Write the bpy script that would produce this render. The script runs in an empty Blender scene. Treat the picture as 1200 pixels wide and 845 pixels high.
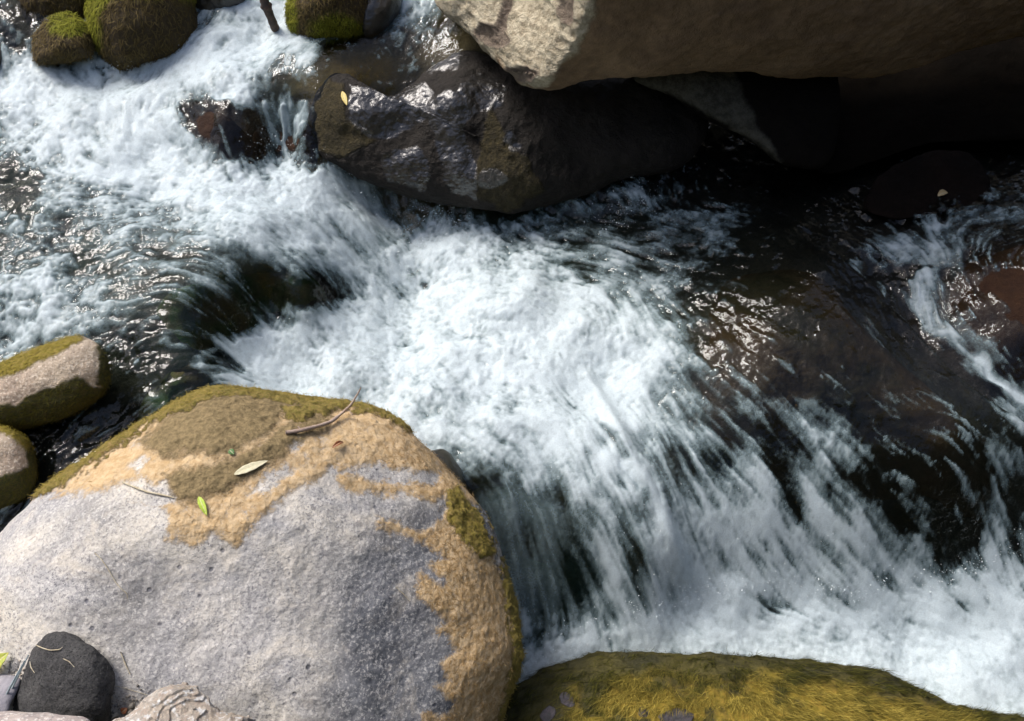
import bpy, math
import numpy as np
from mathutils import Vector, Matrix
from mathutils.bvhtree import BVHTree

# ------------------------------------------------------------------ camera, light
SC = bpy.context.scene
COL = SC.collection
R = math.radians
PITCH = R(52); HF = R(60); CZ = 2.0
W, H = 1200.0, 845.0
FPX = (W/2)/math.tan(HF/2)
cd = bpy.data.cameras.new("camera"); cam = bpy.data.objects.new("camera", cd); COL.objects.link(cam)
cam.location = (0, 0, CZ); cam.rotation_euler = (math.pi/2-PITCH, 0, 0)
cd.sensor_width = 36; cd.angle = HF; cd.clip_start = 0.02; cd.clip_end = 500
SC.camera = cam

SUN_EL, SUN_AZ = 55, -58          # azimuth from +Y towards +X (so negative = from the left)
world = bpy.data.worlds.new("World"); SC.world = world; world.use_nodes = True
wn = world.node_tree.nodes; wl = world.node_tree.links
sky = wn.new('ShaderNodeTexSky'); sky.sky_type = 'NISHITA'; sky.sun_disc = False
sky.sun_elevation = R(SUN_EL); sky.sun_rotation = R(SUN_AZ)
sky.dust_density = 4.0; sky.air_density = .9
wl.new(sky.outputs[0], wn['Background'].inputs[0]); wn['Background'].inputs[1].default_value = 0.15
sd = bpy.data.lights.new("sun", 'SUN'); sun = bpy.data.objects.new("sun", sd); COL.objects.link(sun)
sd.energy = 2.1; sd.angle = R(22); sd.color = (1.0, 0.965, 0.92)
sv = Vector((math.sin(R(SUN_AZ))*math.cos(R(SUN_EL)), math.cos(R(SUN_AZ))*math.cos(R(SUN_EL)), math.sin(R(SUN_EL))))
sun.rotation_euler = sv.to_track_quat('Z', 'Y').to_euler()
SC.view_settings.view_transform = 'Standard'; SC.view_settings.look = 'None'
SC.view_settings.exposure = 0.58; SC.view_settings.gamma = 1
SC.cycles.use_denoising = True
SC.cycles.max_bounces = 6; SC.cycles.transparent_max_bounces = 8
SC.cycles.diffuse_bounces = 3; SC.cycles.glossy_bounces = 3
SC.cycles.sample_clamp_indirect = 4; SC.cycles.caustics_reflective = False; SC.cycles.caustics_refractive = False

# ------------------------------------------------------------------ maths helpers
rng = np.random.default_rng(7)
CAM = np.array([0., 0., CZ])
FWD = np.array([0, math.cos(PITCH), -math.sin(PITCH)]); UPV = np.array([0, math.sin(PITCH), math.cos(PITCH)])
def rays(u, v):
    u = np.asarray(u, float); v = np.asarray(v, float)
    d = FWD + ((u-W/2)/FPX)[..., None]*np.array([1., 0, 0]) + ((H/2-v)/FPX)[..., None]*UPV
    return d/np.linalg.norm(d, axis=-1, keepdims=True)
def at(u, v, z):
    d = rays(u, v); t = (np.asarray(z, float)-CZ)/d[..., 2]
    return CAM + d*t[..., None]
def proj(p):
    q = p-CAM; w = q@FWD
    w = np.where(w < .05, .05, w)
    return W/2+FPX*q[..., 0]/w, H/2-FPX*(q@UPV)/w

def _hash(ix, iy, iz, seed):
    h = (ix.astype(np.int64)*374761393 + iy.astype(np.int64)*668265263 + iz.astype(np.int64)*2147483647 + seed*1274126177) & 0xffffffff
    h = ((h ^ (h >> 13))*1274126177) & 0xffffffff
    h = (h ^ (h >> 16)) & 0xffffffff
    return h/2147483647.5-1
def vnoise(p, seed=0):
    f = np.floor(p); w = p-f; w = w*w*w*(w*(w*6-15)+10)
    ix, iy, iz = f[..., 0], f[..., 1], f[..., 2]
    r = 0
    for a in (0, 1):
        for b in (0, 1):
            for c in (0, 1):
                k = (w[..., 0] if a else 1-w[..., 0])*(w[..., 1] if b else 1-w[..., 1])*(w[..., 2] if c else 1-w[..., 2])
                r = r+k*_hash(ix+a, iy+b, iz+c, seed)
    return r
ROT = np.array([[.36, .48, -.8], [-.8, .6, 0], [.48, .64, .6]])
def fbm(p, octv=4, seed=0, gain=.5, ridge=False):
    r = 0; a = 1; s = 0
    for o in range(octv):
        n = vnoise(p, seed+o*17)
        r = r + a*((1-2*np.abs(n)) if ridge else n); s += a; a *= gain; p = (p@ROT)*2.03+11.3
    return r/s
def smooth(a, b, x):
    t = np.clip((x-a)/(b-a), 0, 1); return t*t*(3-2*t)
def poly_sd(u, v, poly):                     # + inside, in pixels
    poly = np.asarray(poly, float); n = len(poly)
    d = np.full(u.shape, 1e9); ins = np.zeros(u.shape, bool)
    for i in range(n):
        a = poly[i]; b = poly[(i+1) % n]; e = b-a
        wx = u-a[0]; wy = v-a[1]
        t = np.clip((wx*e[0]+wy*e[1])/max(e@e, 1e-9), 0, 1)
        d = np.minimum(d, (wx-e[0]*t)**2+(wy-e[1]*t)**2)
        c = (a[1] > v) != (b[1] > v)
        if abs(e[1]) > 1e-9: ins ^= c & (u < e[0]*(v-a[1])/e[1]+a[0])
    d = np.sqrt(d); return np.where(ins, d, -d)
def line_d(u, v, pts):
    pts = np.asarray(pts, float); d = np.full(u.shape, 1e9)
    for a, b in zip(pts[:-1], pts[1:]):
        e = b-a; wx = u-a[0]; wy = v-a[1]
        t = np.clip((wx*e[0]+wy*e[1])/max(e@e, 1e-9), 0, 1)
        d = np.minimum(d, (wx-e[0]*t)**2+(wy-e[1]*t)**2)
    return np.sqrt(d)

def mesh_obj(name, co, faces, mat, parent=None, attrs=None, smooth_=True):
    """co (n,3); faces (m,3|4) int array (quads or tris)"""
    me = bpy.data.meshes.new(name)
    co = np.ascontiguousarray(co, np.float32); faces = np.ascontiguousarray(faces, np.int32)
    m, k = faces.shape
    me.vertices.add(len(co)); me.vertices.foreach_set('co', co.ravel())
    me.loops.add(m*k); me.loops.foreach_set('vertex_index', faces.ravel())
    me.polygons.add(m)
    me.polygons.foreach_set('loop_start', np.arange(0, m*k, k, dtype=np.int32))
    if smooth_: me.polygons.foreach_set('use_smooth', np.ones(m, bool))
    for an, av in (attrs or {}).items():
        av = np.asarray(av, np.float32)
        if av.ndim == 1:
            at_ = me.attributes.new(an, 'FLOAT', 'POINT'); at_.data.foreach_set('value', av)
        elif av.shape[1] == 3:
            at_ = me.attributes.new(an, 'FLOAT_VECTOR', 'POINT'); at_.data.foreach_set('vector', av.ravel())
    me.update(calc_edges=True); me.validate()
    me.materials.append(mat)
    o = bpy.data.objects.new(name, me); COL.objects.link(o)
    if parent: o.parent = parent
    return o
def tag(o, label=None, cat=None, group=None, kind=None):
    if label: o['label'] = label
    if cat: o['category'] = cat
    if group: o['group'] = group
    if kind: o['kind'] = kind
    return o
def grid_faces(ny, nx):
    i = np.arange(ny-1)[:, None]*nx+np.arange(nx-1)[None]
    return np.stack([i, i+1, i+nx+1, i+nx], -1).reshape(-1, 4)

# ------------------------------------------------------------------ node helpers
class NT:
    def __init__(s, name):
        s.m = bpy.data.materials.new(name); s.m.use_nodes = True
        s.n = s.m.node_tree.nodes; s.l = s.m.node_tree.links; s.n.clear()
        s.out = s.n.new('ShaderNodeOutputMaterial')
    def node(s, t, **kw):
        n = s.n.new(t)
        for k, v in kw.items():
            if k.startswith('_'): setattr(n, k[1:], v)
        return n
    def put(s, sock, v):
        if hasattr(v, 'is_output') or hasattr(v, 'links'): s.l.new(v, sock)
        elif isinstance(v, (tuple, list)): sock.default_value = tuple(v)+((1,) if len(v) == 3 and len(sock.default_value) == 4 else ())
        else: sock.default_value = v
    def attr(s, name, vec=False):
        n = s.n.new('ShaderNodeAttribute'); n.attribute_name = name
        return n.outputs['Vector'] if vec else n.outputs['Fac']
    def pos(s):
        return s.n.new('ShaderNodeNewGeometry').outputs['Position']
    def noise(s, scale, detail=4, rough=.5, vec=None, dist=0):
        n = s.n.new('ShaderNodeTexNoise'); n.inputs['Scale'].default_value = scale
        n.inputs['Detail'].default_value = detail; n.inputs['Roughness'].default_value = rough; n.inputs['Distortion'].default_value = dist
        s.l.new(vec if vec is not None else s.P, n.inputs['Vector']); return n.outputs['Fac']
    def voro(s, scale, feat='F1', vec=None):
        n = s.n.new('ShaderNodeTexVoronoi'); n.feature = feat; n.inputs['Scale'].default_value = scale
        s.l.new(vec if vec is not None else s.P, n.inputs['Vector']); return n.outputs['Distance']
    def math(s, op, a, b=None, c=None, clamp=False):
        n = s.n.new('ShaderNodeMath'); n.operation = op; n.use_clamp = clamp
        s.put(n.inputs[0], a)
        if b is not None: s.put(n.inputs[1], b)
        if c is not None: s.put(n.inputs[2], c)
        return n.outputs[0]
    def ss(s, a, b, x):
        n = s.n.new('ShaderNodeMapRange'); n.interpolation_type = 'SMOOTHSTEP'
        n.inputs[1].default_value = a; n.inputs[2].default_value = b
        s.l.new(x, n.inputs[0]); return n.outputs[0]
    def lin(s, a, b, c, d, x):
        n = s.n.new('ShaderNodeMapRange')
        for i, q in enumerate((a, b, c, d)): n.inputs[i+1].default_value = q
        s.l.new(x, n.inputs[0]); return n.outputs[0]
    def mix(s, f, a, b, mode='MIX'):
        n = s.n.new('ShaderNodeMix'); n.data_type = 'RGBA'; n.blend_type = mode
        s.put(n.inputs[0], f); s.put(n.inputs[6], a); s.put(n.inputs[7], b); return n.outputs[2]
    def bump(s, h, dist, strength=1, normal=None):
        n = s.n.new('ShaderNodeBump'); n.inputs['Distance'].default_value = dist
        s.put(n.inputs['Strength'], strength); s.l.new(h, n.inputs['Height'])
        if normal is not None: s.l.new(normal, n.inputs['Normal'])
        return n.outputs[0]
    def bsdf(s, color, rough, normal=None, spec=.5, coat=0, coatr=.05, cn=None):
        n = s.n.new('ShaderNodeBsdfPrincipled')
        s.put(n.inputs['Base Color'], color); s.put(n.inputs['Roughness'], rough)
        s.put(n.inputs['Specular IOR Level'], spec)
        if normal is not None: s.l.new(normal, n.inputs['Normal'])
        if not (isinstance(coat, (int, float)) and coat == 0):
            s.put(n.inputs['Coat Weight'], coat); n.inputs['Coat Roughness'].default_value = coatr
            n.inputs['Coat IOR'].default_value = 1.7
            if normal is not None: s.l.new(cn if cn is not None else normal, n.inputs['Coat Normal'])
        return n.outputs[0]
    def done(s, sh):
        s.l.new(sh, s.out.inputs['Surface']); return s.m

def rockmat(name, ca, cb, speck=None, layers=(), scale=3, rough=.85, bumpd=.006, spec=.3, wet=0, pits=0, stretch=None, speck_s=260, fine=.5):
    """ca/cb: two base tones; layers: list of (attr, colour1, colour2, noise scale, softness, roughness)"""
    s = NT(name); s.P = s.pos()
    if stretch:
        mp = s.n.new('ShaderNodeMapping'); mp.inputs['Scale'].default_value = stretch
        s.l.new(s.P, mp.inputs['Vector']); PV = mp.outputs[0]
    else: PV = s.P
    n1 = s.noise(scale, 6, .6, PV, .4)
    c = s.mix(s.ss(.35, .65, n1), ca, cb)
    n2 = s.noise(scale*9, 5, .65, PV)
    c = s.mix(s.lin(.3, .7, 0, fine, n2), c, s.mix(1.0, c, (.45, .45, .47), 'MULTIPLY'))
    hb = s.math('ADD', s.math('MULTIPLY', n2, .6), s.math('MULTIPLY', s.noise(scale*40, 4, .7), .4))
    if speck:
        v = s.noise(speck_s, 2, .6)
        c = s.mix(s.ss(.52, .66, v), c, speck[0])
        c = s.mix(s.ss(.52, .66, s.noise(speck_s*1.25, 2, .6, dist=.3)), c, speck[1])
    if pits:
        pv = s.voro(28); big = s.noise(6, 2)
        pf = s.math('MULTIPLY', s.ss(.17, .10, pv), s.ss(.5, .6, big))
        c = s.mix(s.math('MULTIPLY', pf, .75), c, (.07, .075, .09)); hb = s.math('SUBTRACT', hb, s.math('MULTIPLY', pf, pits))
    rg = rough
    for (an, l1, l2, ns, soft, lr) in layers:
        a = s.attr(an)
        nn = s.noise(ns, 6, .7)
        f = s.ss(.5-soft, .5+soft, s.math('ADD', a, s.math('MULTIPLY', s.math('SUBTRACT', nn, .5), .75)))
        lc = s.mix(s.ss(.35, .65, s.noise(ns*1.7, 5, .75)), l1, l2)
        c = s.mix(f, c, lc)
        hb = s.math('ADD', hb, s.math('MULTIPLY', f, s.math('MULTIPLY', s.noise(ns*3.3, 4, .75), 1.1)))
        rg = s.math('ADD', s.math('MULTIPLY', f, lr), s.math('MULTIPLY', s.math('SUBTRACT', 1.0, f), rg))
    nr = s.bump(hb, bumpd)
    w = wet if not isinstance(wet, str) else s.attr(wet)
    if isinstance(w, (int, float)) and w == 0:
        return s.done(s.bsdf(c, rg, nr, spec))
    w = s.ss(.35, .65, w) if isinstance(wet, str) else w
    c = s.mix(w, c, s.mix(1.0, c, (.5, .48, .46), 'MULTIPLY'))
    nr2 = s.bump(s.noise(22, 3, .6), .012, 1, s.bump(hb, bumpd*.35))
    return s.done(s.bsdf(c, rg, nr, .25, coat=w, coatr=.06, cn=s.bump(hb, bumpd*.2)))

# ------------------------------------------------------------------ water surface height (control points: picture u, v and world height)
HC = """20,20,.50 260,10,.50 150,60,.42 300,60,.42 20,100,.38 100,120,.36 200,110,.38 330,100,.42 430,60,.44 500,30,.46 380,110,.42 560,80,.42
240,120,.41 285,135,.40 230,190,.29 150,180,.32 50,180,.32 330,195,.22 345,125,.41 355,182,.22 290,220,.26 340,225,.25 400,240,.18 450,240,.08 420,215,.16
30,240,.30 130,250,.28 60,300,.27 200,290,.27 300,300,.25 350,320,.22 390,300,.14 430,340,.03 395,365,.03 320,365,.08 270,340,.24 220,360,.25 100,350,.24 30,370,.22
180,400,.22 230,415,.20 290,400,.08 300,430,.05 250,450,.15 190,470,.16 120,500,.12 150,540,.10 60,560,.08 20,620,.02
480,290,.05 510,252,.09 600,330,.06 560,420,.02 450,430,.02 380,420,.03 650,450,.01 500,500,-.01 700,380,.04 600,250,.08 700,240,.10 800,240,.12 850,300,.12 780,350,.06 740,480,-.02
560,560,-.04 640,560,-.06 600,640,-.2 650,640,-.2 700,620,-.14 620,720,-.38 700,700,-.34 600,790,-.45 680,770,-.45 760,650,-.18 800,705,-.38 850,745,-.45 780,560,-.07
900,330,.15 950,300,.17 900,400,.12 1000,400,.12 870,500,.0 960,500,.02 1050,500,.03 900,580,-.12 1000,600,-.15 1100,560,-.05 950,680,-.36 1050,680,-.36 1150,640,-.28 1000,760,-.45 1150,740,-.44 1190,830,-.46 850,830,-.46 1180,520,.0
1020,310,.14 1080,300,.17 1070,370,.10 1130,430,.08 1190,480,.03 1160,340,.2 1190,400,.16 1190,260,.22 1100,230,.2 1000,230,.16 900,220,.15 950,150,.14 1100,150,.15 1190,120,.16 800,150,.18
-200,100,.4 -200,400,.2 -300,700,.0 1400,100,.2 1400,400,.2 1400,700,-.4 1000,1000,-.48 400,900,-.4 300,600,.0 250,750,-.2 -100,600,.0"""
hc = np.array([[float(q) for q in t.split(',')] for t in HC.split()])
hp = at(hc[:, 0], hc[:, 1], hc[:, 2])
def _tps(r2): return .5*r2*np.log(r2+1e-9)
_d2 = ((hp[:, None, :2]-hp[None, :, :2])**2).sum(-1)
_n = len(hp); A = np.zeros((_n+3, _n+3)); A[:_n, :_n] = _tps(_d2)+np.eye(_n)*.004
A[:_n, _n:] = np.c_[np.ones(_n), hp[:, :2]]; A[_n:, :_n] = A[:_n, _n:].T
_w = np.linalg.solve(A, np.r_[hp[:, 2], 0, 0, 0])
def wh(x, y):
    x = np.clip(np.asarray(x, float), -2.3, 2.3); y = np.clip(np.asarray(y, float), .3, 3.6)
    r = _w[_n]+_w[_n+1]*x+_w[_n+2]*y
    for i in range(_n):
        r = r+_w[i]*_tps((x-hp[i, 0])**2+(y-hp[i, 1])**2)
    return r
def on_water(u, v, it=25):
    z = np.zeros(np.shape(u))+.05
    for _ in range(it):
        p = at(u, v, z); z = z*.5+.5*wh(p[..., 0], p[..., 1])
    return at(u, v, z)

# water grid: fine in the stream, a few stretched rows beyond it
S = .0034
xs = np.arange(-2.25, 2.25, S); ys = np.arange(.45, 3.45, S)
ext = np.array([.05, .15, .4, .9, 1.8])
xs = np.r_[xs[0]-ext[::-1], xs, xs[-1]+ext]; ys = np.r_[ys[0]-ext[::-1][2:], ys, ys[-1]+ext]
X, Y = np.meshgrid(xs, ys); NY, NX = X.shape
Z0 = wh(X, Y)
U, V = proj(np.stack([X, Y, Z0], -1))

# foam cover, 30 x 21 readings of how white the water is
FM = """2 3 5 5 5 5 7 9 8 5 3 5 5 1 0 0 0 0 0 0 0 0 0 0 0 0 0 0 0 0
5 7 8 8 8 8 8 9 8 1 1 1 1 0 0 0 0 0 0 0 0 0 0 0 0 0 0 0 0 0
8 8 8 9 8 8 8 7 2 1 0 0 0 0 0 0 0 0 0 0 0 0 0 0 0 0 0 0 0 0
8 9 9 9 9 7 2 3 4 1 0 0 0 0 0 0 0 0 0 0 0 0 0 0 0 0 0 0 0 0
5 7 8 9 9 8 3 6 2 5 1 0 0 0 0 0 1 1 2 1 0 0 0 0 0 0 0 0 0 0
1 5 6 7 8 9 8 9 8 7 5 2 1 0 0 2 2 1 2 2 1 0 0 0 0 0 0 0 1 1
4 4 3 4 5 6 6 8 8 8 8 5 7 3 2 3 4 3 3 3 2 2 1 0 0 1 2 3 3 2
3 3 2 3 3 3 3 4 4 5 7 5 8 8 7 6 5 4 4 3 2 2 1 0 0 3 4 3 1 1
6 6 5 3 2 2 2 1 1 2 6 9 9 9 9 9 9 7 5 4 2 1 0 0 0 0 2 4 0 0
7 7 5 4 2 2 1 2 5 8 9 9 9 9 9 9 9 8 7 4 2 1 1 0 0 0 0 4 2 0
6 4 2 2 2 1 3 8 9 9 9 9 9 9 9 9 9 9 7 4 2 2 1 1 0 0 0 1 3 1
2 0 1 2 1 0 4 9 9 9 9 9 8 8 8 9 9 9 8 5 3 1 1 1 1 0 0 0 1 4
0 0 1 1 0 0 0 5 9 9 8 7 7 7 8 8 9 8 7 5 3 2 1 2 3 1 0 0 1 3
0 1 1 0 0 0 0 0 7 8 8 8 6 5 6 7 7 8 6 4 3 2 2 2 3 2 1 0 1 2
1 1 1 0 0 0 0 0 5 5 5 5 5 2 3 4 4 6 6 5 5 5 5 4 3 2 1 1 1 1
2 2 1 0 0 0 0 0 4 4 4 4 4 2 2 2 3 4 5 7 7 7 6 5 4 4 3 3 2 3
2 2 1 0 0 0 0 0 4 4 4 4 4 3 3 2 3 4 5 6 7 7 6 6 6 5 5 4 4 7
2 2 1 0 0 0 0 0 4 4 4 4 4 4 3 3 3 5 6 7 8 8 8 8 7 7 7 7 8 9
2 2 1 0 0 0 0 0 4 4 4 4 4 5 5 5 6 8 9 9 9 9 9 9 9 9 9 9 9 9
2 2 1 0 0 0 0 0 4 4 4 4 4 5 8 8 9 9 9 9 9 9 9 9 9 9 9 9 9 9
2 2 1 0 0 0 0 0 4 4 4 4 4 5 9 9 9 9 9 9 9 9 9 9 9 9 9 9 9 9"""
fm = np.array([[float(c) for c in r.split()] for r in FM.split('\n')])/9.
assert fm.shape == (21, 30), fm.shape
def sample_map(fm, u, v):
    gx = np.clip((u-20)/40, 0, fm.shape[1]-1.001); gy = np.clip((v-20)/40, 0, fm.shape[0]-1.001)
    i = gx.astype(int); j = gy.astype(int); a = gx-i; b = gy-j
    a = a*a*(3-2*a)*.5+a*.5; b = b*b*(3-2*b)*.5+b*.5
    return fm[j, i]*(1-a)*(1-b)+fm[j, i+1]*a*(1-b)+fm[j+1, i]*(1-a)*b+fm[j+1, i+1]*a*b

# flow field
FL = """260,30,-40,50 180,100,-30,40 60,150,30,50 200,220,60,14 330,240,70,30 420,300,50,60 60,250,60,0 60,350,50,-20 130,300,55,-10 200,300,60,10 340,330,50,50 280,400,60,45 250,450,60,0 150,500,-40,40 60,590,-40,40
480,280,20,40 520,330,40,20 600,350,40,15 450,420,30,20 600,450,35,30 700,420,15,45 560,540,45,45 640,600,30,70 600,680,15,80 700,650,30,80 760,600,25,70 720,500,25,55 800,400,40,50 900,450,45,50 1000,500,50,55 1100,560,50,60 900,600,50,75 1000,650,55,70 1150,620,30,65 1180,540,45,50 1190,680,30,60 820,700,40,50 900,770,60,8 1100,770,60,22 640,785,-40,25 700,260,50,10 850,270,60,5 1020,300,30,20 1070,350,10,50 1150,450,40,45 350,160,0,50 255,150,25,50 430,70,-50,30 1190,250,-50,15 800,200,10,40 1000,200,50,20"""
fl = np.array([[float(q) for q in t.split(',')] for t in FL.split()])
f0 = on_water(fl[:, 0], fl[:, 1]); f1 = on_water(fl[:, 0]+fl[:, 2]*.5, fl[:, 1]+fl[:, 3]*.5)
fv = (f1-f0)[:, :2]; mag = np.hypot(fl[:, 2], fl[:, 3])/60
fv = fv/np.linalg.norm(fv, axis=1, keepdims=True)*mag[:, None]
VX = np.zeros_like(X); VY = np.zeros_like(X); WS = np.zeros_like(X)
for i in range(len(fl)):
    w = 1/((X-f0[i, 0])**2+(Y-f0[i, 1])**2+.006)**2
    VX += w*fv[i, 0]; VY += w*fv[i, 1]; WS += w
VX /= WS; VY /= WS; del WS
fx = np.fft.fftfreq(NX)[None, :NX//2+1]; fx = np.abs(np.fft.rfftfreq(NX))[None]; fy = np.fft.fftfreq(NY)[:, None]
F2 = fx**2+fy**2
def bnoise(sig, seed):
    n = np.random.default_rng(seed).standard_normal((NY, NX))
    b = np.fft.irfft2(np.fft.rfft2(n)*np.exp(-2*np.pi**2*sig**2*F2), s=(NY, NX))
    return (b-b.mean())/b.std()
def gblur(a, sig): return np.fft.irfft2(np.fft.rfft2(a)*np.exp(-2*np.pi**2*sig**2*F2), s=(NY, NX))
swirl = bnoise(26, 1); gy_, gx_ = np.gradient(swirl)
gs = np.hypot(gx_, gy_).std()*2.2
TURB = (1-.85*smooth(720, 820, U))*(.16+.12*smooth(.7, .95, sample_map(fm, U, V))*smooth(.3, -.05, Z0*0+V/845-.55))
VXt = VX+TURB*gy_/gs; VYt = VY-TURB*gx_/gs
swirl = bnoise(10, 2); gy_, gx_ = np.gradient(swirl); gs = np.hypot(gx_, gy_).std()*2.2
_q = .14*(1-.9*smooth(720, 820, U)); VXt += _q*gy_/gs; VYt -= _q*gx_/gs
def lic(noises, L, step=1.4):
    acc = [np.zeros_like(X) for _ in noises]; wsum = 0
    for sg in (1, -1):
        px, py = np.meshgrid(np.arange(NX, dtype=np.float32), np.arange(NY, dtype=np.float32))
        for k in range(L):
            ix = np.clip(px, 0, NX-1).astype(np.int32); iy = np.clip(py, 0, NY-1).astype(np.int32)
            w = .5+.5*math.cos(math.pi*k/L); wsum += w
            fi = iy*NX+ix
            for a, n in zip(acc, noises): a += w*n.ravel()[fi]
            px += (sg*step)*VXt.ravel()[fi]; py += (sg*step)*VYt.ravel()[fi]
    return [(a-a.mean())/a.std() for a in acc]
nf, nm, nc = lic([bnoise(.75, 3), bnoise(1.9, 4), bnoise(5, 5)], 12)
ncc, = lic([bnoise(14, 6)], 12, 3)
sh1, sh2 = lic([bnoise(1.0, 31), bnoise(2.6, 32)], 4)
def frac(seeds):
    a = 0
    for sg_, w_, sd_ in zip((1.0, 2.2, 5, 11, 24), (.55, .8, 1, 1, .8), seeds):
        b_ = bnoise(sg_, sd_); a = a+w_*(b_ if sg_ < 3 else (.8-np.abs(b_))*1.4)
    return (a-a.mean())/a.std()
cha = frac((51, 52, 53, 54, 55)); chb = frac((61, 62, 63, 64, 65))
STW = smooth(500, 760, U)*smooth(250, 420, V)
STW = np.maximum(STW, .9*np.exp(-((U-250)/170)**2-((V-350)/75)**2))
STW = np.maximum(STW, np.exp(-((U-120)/130)**2-((V-520)/90)**2)); STW = np.maximum(STW, smooth(520, 600, V)*smooth(740, 700, V))
STW = np.maximum(STW, np.exp(-((U-320)/60)**2-((V-155)/35)**2)); STW = np.maximum(STW, .6*np.exp(-((U-420)/60)**2-((V-290)/50)**2))
STW = np.clip(np.maximum(STW, .45)*(1+.3*bnoise(30, 70)), 0, 1)*(1-.35*smooth(725, 760, V))
nf0, nm0, nc0 = nf, nm, nc
nf = STW*nf0+(1-STW)*(.5*sh1+.6*bnoise(.85, 33)); nm = STW*nm0+(1-STW)*(.55*sh2+.75*cha); nc = STW*nc0+(1-STW)*(.3*nc0+.95*chb)
iso = bnoise(2.0, 8); iso2 = bnoise(5, 9); iso3 = bnoise(13, 10)

M = sample_map(fm, U+5*nc+4*iso3+3*nf, V+5*iso3+3*nm)+.045*bnoise(38, 71)
STK = [([(860, 600), (930, 640)], 30, -.08), ([(200, 330), (300, 320), (370, 320)], 22, -.04), ([(870, 340), (950, 420), (1060, 510)], 75, -.16), ([(690, 440), (730, 520), (775, 605), (798, 680)], 8, .6), ([(700, 500), (735, 580), (760, 640)], 16, -.12), ([(620, 330), (700, 400), (740, 470)], 18, .12),
       ([(462, 330), (480, 290), (508, 245), (520, 280), (560, 300)], 9, .3),
       ([(1000, 290), (1060, 282), (1120, 258), (1200, 246)], 8, .2), ([(1095, 290), (1072, 335), (1085, 380), (1120, 405), (1190, 462)], 8, .38),
       ([(1000, 308), (1035, 345)], 7, .35), ([(1148, 424), (1172, 450), (1205, 478)], 6, .5), ([(1150, 485), (1200, 520)], 6, .35),
       ([(960, 300), (1010, 350), (1080, 420), (1200, 530)], 12, -.25), ([(1085, 312), (1062, 322)], 6, -.6), ([(1040, 362), (1062, 378)], 9, -.4),
       ([(312, 125), (318, 165)], 6, .25), ([(332, 128), (338, 190)], 7, .5), ([(350, 120), (352, 150)], 6, .5), ([(366, 150), (372, 195)], 8, -.5),
       ([(290, 140), (300, 170)], 10, -.5), ([(215, 128), (240, 118), (268, 130)], 8, -.4), ([(228, 140), (250, 148), (290, 172)], 19, -.6), ([(225, 135), (222, 165)], 7, .1),
       ([(500, 478), (530, 482)], 15, -.25), ([(455, 460), (470, 440)], 12, -.15), ([(625, 340), (622, 345)], 8, -.2),
       ([(10, 200), (20, 240)], 20, -.4), ([(90, 210), (150, 225)], 14, -.15), ([(330, 215), (380, 225)], 12, .3),
       ([(230, 420), (262, 400), (310, 420)], 7, .3), ([(250, 380), (300, 380)], 8, -.2), ([(215, 385), (235, 410)], 9, -.3), ([(190, 405), (245, 408)], 6, .25),
       ([(370, 320), (402, 350)], 10, .0), ([(300, 330), (385, 345)], 16, -.25), ([(450, 240), (490, 260)], 12, -.15),
       ([(560, 565), (590, 590), (660, 600)], 18, -.2), ([(600, 655), (640, 740)], 22, -.1), ([(880, 690), (1000, 715), (1100, 700)], 9, .25),
       ([(940, 480), (990, 540)], 10, .25), ([(1110, 600), (1140, 640)], 12, -.4), ([(1040, 600), (1090, 640)], 10, -.12), ([(860, 640), (905, 700)], 8, -.1)]
for pts, wd, st in STK:
    M += st*np.exp(-(line_d(U+4*nm, V+4*iso2, pts)/wd)**2)
POOL = smooth(.75, .95, M)
spark = np.clip(nf, -2.5, 2.5)
RAG = smooth(760, 900, U)*smooth(480, 600, V)*smooth(760, 700, V)
FO = 1/(1+np.exp(-6.6*(M-.53+(.05+.06*RAG)*ncc+(.095+.05*RAG)*nc+(.115+.05*RAG)*nm+(.12+.06*RAG)*spark+.04*iso+.05*RAG)))
iso0 = bnoise(.9, 21)
FO = np.clip(FO+smooth(.6, .95, M)*(.045*iso0+.03*iso-.03*np.maximum(0, iso2)), 0, .97)
FO = FO*smooth(-.02, .3, M+.06*nm+.05*spark)*(.93+.05*np.tanh(nc*.7+nm*.5))
calm = np.exp(-(np.maximum(0, poly_sd(U, V, [(308, 70), (470, 20), (560, 40), (520, 100), (420, 110), (330, 112)])+6)/10)**2)   # shallow quiet pool
calm = 1-smooth(-6, 6, poly_sd(U, V, [(308, 70), (330, 55), (470, 30), (560, 40), (540, 90), (440, 100), (380, 118), (320, 112)]))
dz = np.hypot(*np.gradient(Z0, S)); fast = smooth(.05, .5, dz)*smooth(560, 800, U)+.35*smooth(.05, .4, dz)
FO = np.maximum(FO, np.clip(.55*fast, 0, .5)*smooth(.9, 2.4, nf+.5*nm+.25*ncc)*smooth(-.3, .1, M))
DK = smooth(690, 780, U)*smooth(265, 330, V)*smooth(700, 640, V)*(1+.5*ncc)
FO = np.maximum(FO, np.clip(.15*DK, 0, .4)*smooth(.3, 2.8, nf0+.5*nm0+.4*nc0))
DL = np.exp(-((U-250)/150)**2-((V-350)/60)**2)+np.exp(-((U-130)/90)**2-((V-520)/60)**2)+.8*np.exp(-((U-600)/60)**2-((V-640)/80)**2)+1.2*np.exp(-((U-255)/45)**2-((V-155)/30)**2)+1.2*np.exp(-((U-335)/40)**2-((V-155)/28)**2)
FO = np.maximum(FO, np.clip(.36*DL, 0, .45)*smooth(.2, 2.6, nf0+.6*nm0+.3*nc0))
VEIL = smooth(545, 570, U)*smooth(700, 640, U)*smooth(540, 600, V)*smooth(760, 700, V)
FO = np.maximum(FO, VEIL*np.clip(.30+.07*nm0+.07*nf0+.05*nc0, .05, .6))
rough_amp = .35+.65*smooth(.15, .7, M)
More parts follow.
